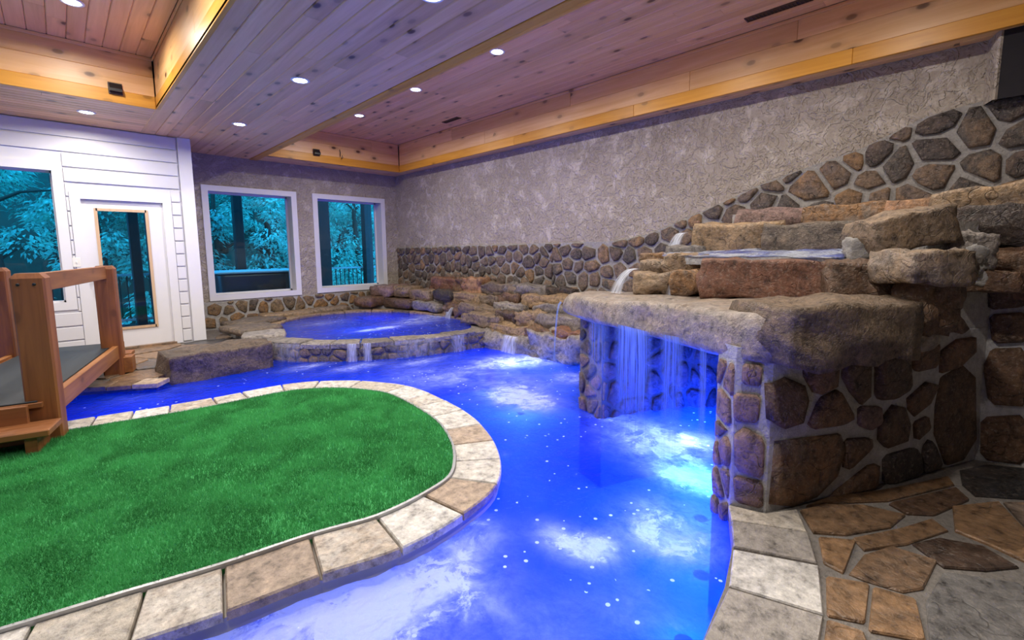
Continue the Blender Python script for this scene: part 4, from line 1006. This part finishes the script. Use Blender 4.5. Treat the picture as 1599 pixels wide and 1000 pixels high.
# tier 1: red boulder and blocks on the ledge
o = rock_q(1095, 406, 1293, 468, (3.19, 0.95), .30, R_RED, 21, math.radians(-74), wk=0.98, n=10, sq=0.82, rough=0.10); o['label'] = 'long reddish boulder with a tan top'
rock_q(1294, 410, 1375, 470, (3.18, .50), .26, R_DARKB, 22, math.radians(-66), sq=.88)
o = rock_q(1383, 392, 1488, 442, (3.12, .30), .28, R_TAN, 23, math.radians(-40), sq=.8, rough=.14); o['label'] = 'pale tan capstone'
rock_q(1388, 436, 1475, 520, (3.22, .24), .28, R_DARKB, 24, math.radians(-30), sq=.84)
o = rock_q(1338, 332, 1472, 388, (3.45, .33), .30, R_TAN, 25, math.radians(-50), sq=.84, rough=.12, tilt=(0, math.radians(-12)), wk=.9); o['label'] = 'slanted brown boulder'
rock_q(1470, 322, 1599, 385, (4.0, -.12), .4, R_DARKB, 26, math.radians(-85), sq=.86)
o = rock_q(1478, 288, 1640, 338, (4.05, -.2), .42, R_TAN, 27, math.radians(-88), sq=.82, tilt=(0, math.radians(-6))); o['label'] = 'wide tan capstone at the right edge'
rock_q(1470, 366, 1532, 426, (3.68, .06), .22, R_GREY, 28, math.radians(-60), sq=.7)
rock_q(1496, 425, 1570, 455, (3.72, -.02), .24, R_DARKB, 29, math.radians(-70), sq=.82)
rock_q(1525, 385, 1640, 470, (4.0, -.15), .3, R_DARKB, 30, math.radians(-85), sq=.84)
# small rocks on the ledge at the back left
for k, (x0, y0, x1, y1, XY, mt) in enumerate(((990, 428, 1050, 460, (3.24, 1.80), R_TAN), (1048, 425, 1100, 462, (3.26, 1.50), R_BROWN), (1000, 408, 1052, 432, (3.40, 1.80), R_TAN), (1035, 398, 1105, 428, (3.45, 1.6), R_TAN), (1040, 385, 1100, 408, (3.7, 1.75), R_GREY), (1000, 396, 1045, 412, (3.7, 2.0), R_BROWN))):
    rock_q(x0, y0, x1, y1, XY, .26, mt, 140 + k, math.radians(-65), sq=.74, n=6, rough=.16)
# tier 2 and 3: long slabs behind the upper shelf
o = rock_q(1085, 350, 1215, 402, (3.90, 1.35), .3, R_TAN, 31, math.radians(-75), sq=.86, n=8, rough=.10)
rock_q(1200, 348, 1345, 402, (3.92, .80), .3, R_TAN, 32, math.radians(-80), sq=.86, n=8, rough=.10)
rock_q(1155, 326, 1268, 358, (4.35, 1.25), .34, R_CORAL, 33, math.radians(-78), sq=.82)
rock_q(1262, 318, 1402, 352, (4.35, .72), .34, R_BROWN, 34, math.radians(-82), sq=.84)
rock_q(1395, 312, 1490, 345, (4.35, .25), .34, R_RED, 35, math.radians(-86), sq=.82)
# mortar smears
for k, (x0, y0, x1, y1, XY) in enumerate(((1325, 372, 1362, 408, (3.42, .45)), (1495, 385, 1530, 425, (3.66, .08)), (1500, 425, 1560, 445, (3.7, 0.0)))):
    rock_q(x0, y0, x1, y1, XY, 0.10, MORTAR, 170 + k, math.radians(-60), name='mortar_smear', sq=.66, n=6, rough=.2)

# facing stones traced on the pier, the slanting patio wall and the end wall
def traced(polys, a, b, mat, crs, hgt=(0.018, 0.04), mats=None):
    a3, b3 = Vector((*a, 0)), Vector((*b, 0)); U = (b3 - a3).normalized(); N = U.cross(UP).normalized()
    if N.dot(CAM - a3) < 0: N = -N
    for k, pts in enumerate(polys):
        P3 = [pP(x, y, a, b) for x, y in (cr(pts) if crs else pts)]
        poly = [((p - a3).dot(U), p.z) for p in P3]
        stone('stone', soften(poly, 0.14, rnd, 0.002), (a3, U, UP, N), rnd.uniform(*hgt), mats[k] if mats else mat, gro, rnd, dome=0.15, back=0.03)
traced([[(165, 100), (228, 102), (225, 174), (163, 166)], [(136, 193), (224, 203), (217, 294), (136, 287)], [(135, 335), (170, 303), (238, 343), (234, 474), (138, 442)], [(133, 460), (234, 485), (234, 572), (140, 552)]], C0, A, R_CORAL, True, (0.015, 0.03))
traced([[(246, 163), (300, 140), (362, 168), (372, 215), (352, 292), (290, 312), (246, 287)], [(350, 95), (478, 82), (472, 177), (420, 202), (390, 197), (360, 140)], [(370, 312), (410, 213), (475, 178), (528, 275), (492, 297)],
        [(483, 92), (582, 88), (577, 212), (545, 238), (508, 190), (483, 145)], [(593, 78), (707, 68), (707, 182), (650, 212), (593, 217)], [(538, 238), (612, 236), (614, 292), (575, 317), (538, 302)], [(603, 290), (650, 228), (692, 238), (710, 300), (702, 352), (620, 374), (600, 350)],
        [(253, 338), (487, 323), (492, 370), (467, 462), (400, 532), (320, 567), (243, 572)], [(493, 343), (577, 338), (580, 370), (488, 452)], [(438, 532), (592, 413), (592, 497), (500, 527)], [(618, 398), (722, 370), (737, 395), (737, 457), (618, 497)],
        [(693, 215), (760, 153), (797, 163), (772, 230), (720, 277), (698, 250)], [(713, 23), (797, 23), (797, 112), (713, 127)], [(743, 458), (748, 370), (770, 343), (812, 437)], [(803, 140), (880, 98), (917, 130), (912, 350), (870, 412), (820, 437), (783, 330), (788, 240)], [(718, 290), (767, 268), (772, 310), (723, 352)], [(800, 58), (860, 18), (917, 8), (912, 60), (860, 112), (800, 137)]],
       A, B, R_BROWN, True, mats=[R_DARKB, R_BROWN, R_BROWN, R_DARKB, R_DARKB, R_CORAL, R_DARKB, R_BROWN, R_DARKB, R_DARKB, R_BROWN, R_DARKB, R_BROWN, R_DARKB, R_DARKB, R_DARKB, R_BROWN])
E2 = (4.06, -0.35)
traced([[(948, 110), (972, 50), (1090, 45), (1090, 240), (962, 230)], [(940, 272), (1090, 265), (1090, 432), (938, 412)], [(965, -60), (1090, -70), (1090, 30), (975, 35)], [(955, -150), (1090, -160), (1090, -85), (960, -75)]], B, E2, R_BROWN, True, mats=[R_DARKB, R_DARKB, R_BROWN, R_DARKB])
# far pillar under the ledge tip and the cave back wall
P1, P2, P3, P4, P5 = (3.24, 2.42), (3.14, 2.12), (3.5, 1.98), (3.82, 1.80), (4.12, 1.55)
def face_stones(a, b, z0, z1, step, mats, gap=0.03):
    a3, b3 = Vector((*a, 0)), Vector((*b, 0)); U = (b3 - a3).normalized(); N = U.cross(UP).normalized()
    if N.dot(CAM - a3) < 0: N = -N
    for c in voronoi((0.01, (b3 - a3).length - .01, z0, z1), lambda u, v_: True, step, rnd, gap):
        stone('stone', soften(c, 0.2, rnd, 0.004), (a3, U, UP, N), rnd.uniform(0.015, 0.03), rnd.choice(mats), gro, rnd)
face_stones(C0, (2.45, 0.92), -0.12, 0.74, 0.15, [R_CORAL], 0.02)
face_stones(P1, P2, -0.12, 0.76, 0.19, [R_CORAL, R_WALL])
face_stones(P2, P3, -0.12, 0.76, 0.19, [R_CORAL, R_CORAL, R_WALL])
face_stones(P3, P4, -0.12, 0.76, 0.2, [R_WALL, R_CORAL])
face_stones(P4, P5, -0.12, 0.76, 0.2, [R_WALL, R_CORAL])
face_stones(P5, (4.15, 1.2), -0.12, 0.76, 0.2, [R_WALL, R_CORAL])

# ------------------------------------------------------------------ falling water
def fall(top, L, drop, out, label, dens=1.0, nseg=14, flare=1.0, cols=None):
    """curtain from the polyline `top` (3D points) falling by drop and drifting by the vector out"""
    n_ = len(top); vs, fs, at, uv = [], [], [], []
    ctr = sum((Vector(p) for p in top), Vector()) / n_
    for j in range(nseg + 1):
        t = j / nseg
        for i, p in enumerate(top):
            p = Vector(p); q = ctr + (p - ctr) * (1 + (flare - 1) * t)
            vs.append(Vector((q.x + out[0] * math.sqrt(t), q.y + out[1] * math.sqrt(t), p.z - drop * t ** 1.3)))
            e = min(1.0, 4.0 * min(i, n_ - 1 - i) / (n_ - 1) + 0.0)
            at.append(dens * e * (1.0 if drop < .8 else max(0.12, 1 - max(0, t - .35) * 1.5))); uv.append((i / (n_ - 1) * L, t))
    for j in range(nseg):
        for i in range(n_ - 1): fs.append((j * n_ + i, j * n_ + i + 1, (j + 1) * n_ + i + 1, (j + 1) * n_ + i))
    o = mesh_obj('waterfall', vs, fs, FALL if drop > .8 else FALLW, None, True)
    a = o.data.attributes.new('pale_cover', 'FLOAT', 'POINT'); a.data.foreach_set('value', at)
    u = o.data.uv_layers.new(name='UVMap')
    for lp in o.data.loops: u.data[lp.index].uv = uv[lp.vertex_index]
    tag(o, label, 'waterfall'); return o
def seg(p, q, k=9): return [Vector(p).lerp(Vector(q), i / (k - 1)) for i in range(k)]
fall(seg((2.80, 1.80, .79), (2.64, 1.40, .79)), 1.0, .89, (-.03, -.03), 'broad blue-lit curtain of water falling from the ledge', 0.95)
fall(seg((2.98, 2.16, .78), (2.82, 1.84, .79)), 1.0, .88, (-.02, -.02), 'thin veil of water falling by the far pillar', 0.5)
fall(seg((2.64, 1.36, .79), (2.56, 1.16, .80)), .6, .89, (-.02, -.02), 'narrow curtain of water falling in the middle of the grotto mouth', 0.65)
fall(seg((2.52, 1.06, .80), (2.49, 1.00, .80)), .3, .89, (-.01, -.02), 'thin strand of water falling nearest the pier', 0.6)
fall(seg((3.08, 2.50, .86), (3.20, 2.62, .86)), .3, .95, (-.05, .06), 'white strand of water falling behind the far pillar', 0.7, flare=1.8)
fall(seg((3.42, 2.02, 1.16), (3.38, 1.92, 1.16), 7), .3, .2, (-.16, .10), 'small white cascade running off the rocks onto the ledge, left one', 1.0, flare=1.6)
fall(seg((3.36, 1.60, 1.14), (3.34, 1.52, 1.14), 7), .25, .17, (-.10, .02), 'small white cascade running off the rocks onto the ledge, right one', 1.0, flare=1.5)
fall(seg((3.92, 1.86, 1.46), (3.90, 1.76, 1.46), 7), .25, .17, (-.10, .05), 'small white spout below the top tier of slabs', 1.0, flare=1.5)
fall(seg((4.38, 4.62, .13), (4.38, 4.30, .13)), .5, .24, (-.07, 0), 'white spill of water over the grey block beside the spa', 0.9, flare=1.1)
fall(seg((4.92, 6.62, .32), (4.90, 6.40, .32)), .4, .2, (-.10, 0), 'white spill of water pouring from the rocks into the spa', 0.9, flare=1.1)
for x, y, w, lb, dn in ((2.62, 5.60, .07, 'thin double thread of water over the middle of the spa wall', .9), (2.75, 5.52, .06, 'thin thread of water over the spa wall right of the double thread', .8), (2.05, 6.20, .25, 'faint film of water over the left end of the spa wall', .35), (3.3, 5.24, .35, 'faint film of water over the right half of the spa wall', .35), (3.9, 5.06, .12, 'thin thread of water near the right end of the spa wall', .5)):
    i = min(range(len(path)), key=lambda k: (path[k] - Vector((x, y))).length); i = min(max(i, 1), len(path) - 2)
    d = (path[i + 1] - path[i - 1]).normalized(); nv = Vector((d.y, -d.x)); p = path[i] + nv * 0.055
    fall(seg((p.x - d.x * w, p.y - d.y * w, .135), (p.x + d.x * w, p.y + d.y * w, .135), 7), .3, .235, (nv.x * .02, nv.y * .02), lb, dn, 8)
# water lying on the upper shelf
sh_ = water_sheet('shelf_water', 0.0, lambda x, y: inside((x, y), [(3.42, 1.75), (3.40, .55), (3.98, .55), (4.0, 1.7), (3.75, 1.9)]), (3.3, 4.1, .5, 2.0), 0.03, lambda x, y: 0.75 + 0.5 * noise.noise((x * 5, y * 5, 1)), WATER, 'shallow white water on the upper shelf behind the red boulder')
for v_ in sh_.data.vertices: v_.co.z += 1.262 + (v_.co.x - 3.4) * 0.10
cprism('core', [(3.44, 1.70), (3.42, .56), (3.97, .56), (3.99, 1.69), (3.75, 1.88)], 1.2, 1.262, gro, MORTAR_L)

# ------------------------------------------------------------------ footbridge (built in its own frame: y runs across the water)
ang = -math.atan2(0.49, 2.0)
br = empty('footbridge', (-0.16, 4.60, 0.0), ang); tag(br, 'small timber footbridge with square posts and a dark walkway', 'bridge')
LB, WB = 2.06, 0.82                                     # post spacing along and across
def post(x, y, zt=1.19, s=(0.175, 0.135)):
    bm = bmesh.new(); hx, hy = s[0] / 2, s[1] / 2; rings = []
    for z_, k in ((-0.02, 1), (zt - .035, 1), (zt, 0.70)):
        rings.append([bm.verts.new((x + sx * hx * (k if k < 1 else 1), y + sy * hy * (k if k < 1 else 1), z_)) for sx, sy in ((-1, -1), (1, -1), (1, 1), (-1, 1))])
    for a, b_ in zip(rings, rings[1:]):
        for i in range(4): bm.faces.new((a[i], a[(i + 1) % 4], b_[(i + 1) % 4], b_[i]))
    bm.faces.new(rings[0][::-1]); bm.faces.new(rings[-1])
    vert = [e for e in bm.edges if abs(e.verts[0].co.x - e.verts[1].co.x) < 1e-4 and abs(e.verts[0].co.y - e.verts[1].co.y) < 1e-4]
    bmesh.ops.bevel(bm, geom=vert, offset=0.012, segments=1, affect='EDGES')
    p = bm_obj('post', bm, CEDAR_Z, br, loc=(x, y, 0.5))
    return p
posts = [post(x, y) for x in (0, -WB) for y in (0, LB)]
for p_, yy in ((posts[0], 0), (posts[2], 0)):
    for dx in (-0.045, 0.035):
        q = lathe('bolt', [(0.010, 0.002), (0.010, -0.003), (0.004, -0.005)], BLACK, None, (0, 0, 0), 10, 'y'); q.parent = p_; q.location = (dx, -0.0685, 1.115 - 0.5)
for x in (0, -WB):
    box('handrail', (x - .022, x + .022, 0.067, LB - 0.067, 1.05, 1.185), CEDAR_Y, br, 0.004)
    box('side_beam', (x + .010, x + .058, 0.02, LB + .25, 0.17, 0.315), CEDAR_Y, br, 0.004)
nb = 18
for i in range(nb):
    y0 = -0.10 + i * (LB + .40) / nb
    box('deck_board', (-WB + .06, 0.008, y0 + .004, y0 + (LB + .40) / nb - .004, 0.255, 0.29), CEDAR_X, br, 0.003)
box('walkway_mat', (-WB + .09, -0.02, -0.08, LB + .28, 0.29, 0.302), RUBBER, br, 0.004)
box('joist', (-WB / 2 - .03, -WB / 2 + .03, 0.0, LB + .2, 0.12, 0.255), CEDAR_Y, br)
box('riser', (-WB + .02, -0.06, -0.13, -0.095, 0.02, 0.285), CEDAR_X, br, 0.004)
box('step_tread', (-WB - .1, 0.10, -0.36, -0.10, 0.12, 0.165), CEDAR_X, br, 0.006)
box('step_support', (-0.03, 0.03, -0.33, -0.10, 0.0, 0.12), CEDAR_Z, br); box('step_support', (-WB, -WB + .06, -0.33, -0.10, 0.0, 0.12), CEDAR_Z, br)
box('end_block', (0.02, 0.16, LB - .04, LB + .14, 0.0, 0.175), CEDAR_Y, br, 0.004); box('end_block', (-WB - .02, -WB + .10, LB - .04, LB + .14, 0.0, 0.175), CEDAR_Y, br, 0.004)
box('step_tread', (-WB - .05, 0.10, LB + .28, LB + .52, 0.12, 0.165), CEDAR_X, br, 0.006)
box('step_support', (-0.03, 0.03, LB + .30, LB + .50, 0.0, 0.12), CEDAR_Z, br); box('step_support', (-WB, -WB + .06, LB + .30, LB + .50, 0.0, 0.12), CEDAR_Z, br)

# ------------------------------------------------------------------ outside: balcony, tub, trees
bal = box('balcony_floor', (-5, 9.0, YB + .36, 11.25, -.16, -.05), OUTWOOD); tag(bal, 'dark timber balcony floor outside the windows', 'balcony', kind='structure')
for i in range(12): box('deck_board', (-5, 9, YB + .38 + i * .14, YB + .51 + i * .14, -.05, -.022), OUTWOOD, bal)
def opost(x, y, w, label, h=3.3): 
    o = box('balcony_post', (x - w / 2, x + w / 2, y - w / 2, y + w / 2, -.05, h), OUTWOOD, None, 0.01); tag(o, label, 'post', 'dark posts of the balcony')
for x, y, w, lb in ((2.72, 10.95, .17, 'dark balcony post seen through the picture window'), (4.46, 10.95, .30, 'thick dark balcony post at the left of the corner window'), (5.62, 10.95, .20, 'dark balcony post at the right of the corner window'), (0.97, 10.6, .15, 'thick dark balcony post in the left half of the door glass'), (1.24, 10.95, .13, 'slim dark balcony post at the right of the door glass'), (-1.6, 10.95, .17, 'dark balcony post behind the left window')):
    opost(x, y, w, lb)
rl = empty('balcony_railing', (0, 11.05, 0)); tag(rl, 'grey-blue balcony railing with slim balusters outside', 'railing')
box('top_rail', (-5, 9, 11.02, 11.09, .90, .94), OUTRAIL, rl); box('bottom_rail', (-5, 9, 11.03, 11.08, .06, .10), OUTRAIL, rl)
for i in range(100):
    x = -3.0 + i * .11
    box('baluster', (x - .008, x + .008, 11.047, 11.063, .10, .90), OUTWOOD, rl)
tb = empty('hot_tub', (2.95, 10.1, -.02)); tag(tb, 'dark hot tub standing on the balcony behind the picture window', 'hot tub')
def ring_prism(name, x0, x1, y0, y1, prof, mat):
    rows = []
    for ins, z_ in prof:
        a = [(x0 + ins, y0 + ins), (x1 - ins, y0 + ins), (x1 - ins, y1 - ins), (x0 + ins, y1 - ins)]
        r_ = 0.14; pts = []
        for i, (px_, py_) in enumerate(a):
            sx, sy = ((1, 1), (-1, 1), (-1, -1), (1, -1))[i]; c_ = Vector((px_ + sx * r_, py_ + sy * r_)); st = (math.pi, 1.5 * math.pi, 0, .5 * math.pi)[i]
            pts += [c_ + Vector((math.cos(st + k * math.pi / 6), math.sin(st + k * math.pi / 6))) * r_ for k in range(4)]
        rows.append([(p.x, p.y, z_) for p in pts])
    n_ = len(rows[0]); vs = [p for r_ in rows for p in r_]; fs = [(k * n_ + i, k * n_ + (i + 1) % n_, (k + 1) * n_ + (i + 1) % n_, (k + 1) * n_ + i) for k in range(len(rows) - 1) for i in range(n_)]
    fs += [tuple(range(n_ * (len(rows) - 1), n_ * len(rows))), tuple(reversed(range(n_)))]
    return mesh_obj(name, vs, fs, mat, tb, True, loc=((x0 + x1) / 2, (y0 + y1) / 2, prof[0][1]))
ring_prism('shell', 2.0, 3.85, 9.72, 10.7, [(0.10, -.02), (0.06, .3), (0.03, .86), (0.03, .92)], TUBSHELL)
ring_prism('rim', 1.97, 3.88, 9.69, 10.73, [(0.02, .92), (0.0, .935), (0.0, .955), (0.03, .965), (.2, .965), (.22, .93)], TUBRIM)
gr = mesh_obj('hillside', [(-14, 11.6, -1.5), (20, 11.6, -1.5), (22, 15, .2), (-16, 15, .2), (26, 24, 9), (-20, 24, 9), (28, 28, 16), (-22, 28, 16)], [(0, 1, 2, 3), (3, 2, 4, 5), (5, 4, 6, 7)], SOIL)
tag(gr, 'dark wooded slope rising behind the balcony', 'hillside', kind='structure')
tr2 = random.Random(3)
def tree(x, y, z0, h, rx, nleaf, mat, label, ls=0.11):
    t = empty('leafy_tree', (x, y, z0)); tag(t, label, 'tree', 'trees behind the balcony')
    bm = bmesh.new(); tube(bm, [(x, y, z0), (x + .06, y, z0 + h * .35), (x - .04, y + .05, z0 + h * .7), (x, y, z0 + h * .95)], [.11, .09, .06, .02], 7)
    for k in range(5):
        a = tr2.uniform(0, 6.28); zz = z0 + h * tr2.uniform(.25, .75)
        tube(bm, [(x, y, zz), (x + math.cos(a) * rx * .4, y + math.sin(a) * rx * .4, zz + .25), (x + math.cos(a) * rx * .8, y + math.sin(a) * rx * .8, zz + .3)], [.04, .03, .012], 5)
    bm_obj('trunk', bm, BARK, t, True, loc=(x, y, z0))
    cl_ = []
    for k in range(34):
        u = tr2.uniform(-1, 1); a = tr2.uniform(0, 6.28); r_ = tr2.uniform(.35, 1) ** .5 * math.sqrt(max(0, 1 - u * u * .8))
        cl_.append((Vector((x + math.cos(a) * r_ * rx, y + math.sin(a) * r_ * rx * .8, z0 + h * (.52 + .46 * u))), tr2.uniform(.25, .5)))
    vs, fs = [], []
    for k in range(nleaf):
        c_, R_ = cl_[k % len(cl_)]
        dv = Vector((tr2.gauss(0, 1), tr2.gauss(0, 1), tr2.gauss(0, .6))).normalized() * R_ * tr2.uniform(.55, 1.0)
        p = c_ + dv
        ax = Vector((dv.x + tr2.uniform(-.3, .3) * R_, dv.y + tr2.uniform(-.3, .3) * R_, -abs(tr2.gauss(.25, .25)) * R_)).normalized()
        sd = ax.cross(Vector((tr2.uniform(-.4, .4), tr2.uniform(-.4, .4), 1))).normalized(); up_ = sd.cross(ax)
        l_ = ls * tr2.uniform(.7, 1.4); w_ = l_ * .24; kk = len(vs)
        vs += [p, p + ax * l_ * .5 + sd * w_ + up_ * .01, p + ax * l_ - up_ * l_ * .15, p + ax * l_ * .5 - sd * w_ + up_ * .01]; fs += [(kk, kk + 1, kk + 2), (kk, kk + 2, kk + 3)]
    fo = mesh_obj('foliage', vs, fs, mat, t); fo['kind'] = 'stuff'
for x, y, z0, h, rx, nl, mt, lb in ((-2.4, 12.6, -1.2, 4.6, 1.2, 5200, LEAF_B, 'dark leafy tree behind the left window, leftmost'), (-0.9, 13.2, -1, 5.0, 1.3, 5600, LEAF_A, 'leafy tree filling the left window beside the door'), (0.6, 12.8, -1.1, 4.8, 1.2, 5600, LEAF_A, 'leafy tree between the left window and the door glass'), (1.7, 13.3, -1, 5.0, 1.2, 5200, LEAF_B, 'dark leafy tree behind the door glass'),
                                    (2.7, 12.7, -1.1, 4.6, 1.1, 5600, LEAF_B, 'dark leafy tree behind the left part of the picture window'), (3.9, 12.9, -1, 4.8, 1.2, 6000, LEAF_C, 'pale leafy tree behind the right part of the picture window'), (5.2, 13.4, -.9, 5.2, 1.2, 5600, LEAF_A, 'leafy tree between the two end windows'), (6.3, 12.9, -1, 4.8, 1.2, 5600, LEAF_A, 'leafy tree in the middle of the corner window'), (7.6, 13.2, -1, 5, 1.3, 5200, LEAF_C, 'pale leafy tree at the right of the corner window'), (9.0, 13.4, -1, 5, 1.3, 4600, LEAF_B, 'dark leafy tree beyond the corner window'),
                                    (0.0, 16.0, 1, 5.2, 1.9, 5600, LEAF_B, 'tree higher on the slope behind the door'), (3.6, 16.2, 1.1, 5.4, 2.0, 5600, LEAF_A, 'tree higher on the slope behind the picture window'), (7.2, 16.2, 1.1, 5.4, 2.0, 5600, LEAF_B, 'tree higher on the slope behind the corner window'), (-3.6, 16.0, 1, 5.2, 1.9, 5000, LEAF_A, 'tree higher on the slope at the far left'), (10.6, 16.4, 1.1, 5.4, 2.0, 5000, LEAF_A, 'tree higher on the slope at the far right')):
    tree(x, y, z0, h, rx, nl, mt, lb)
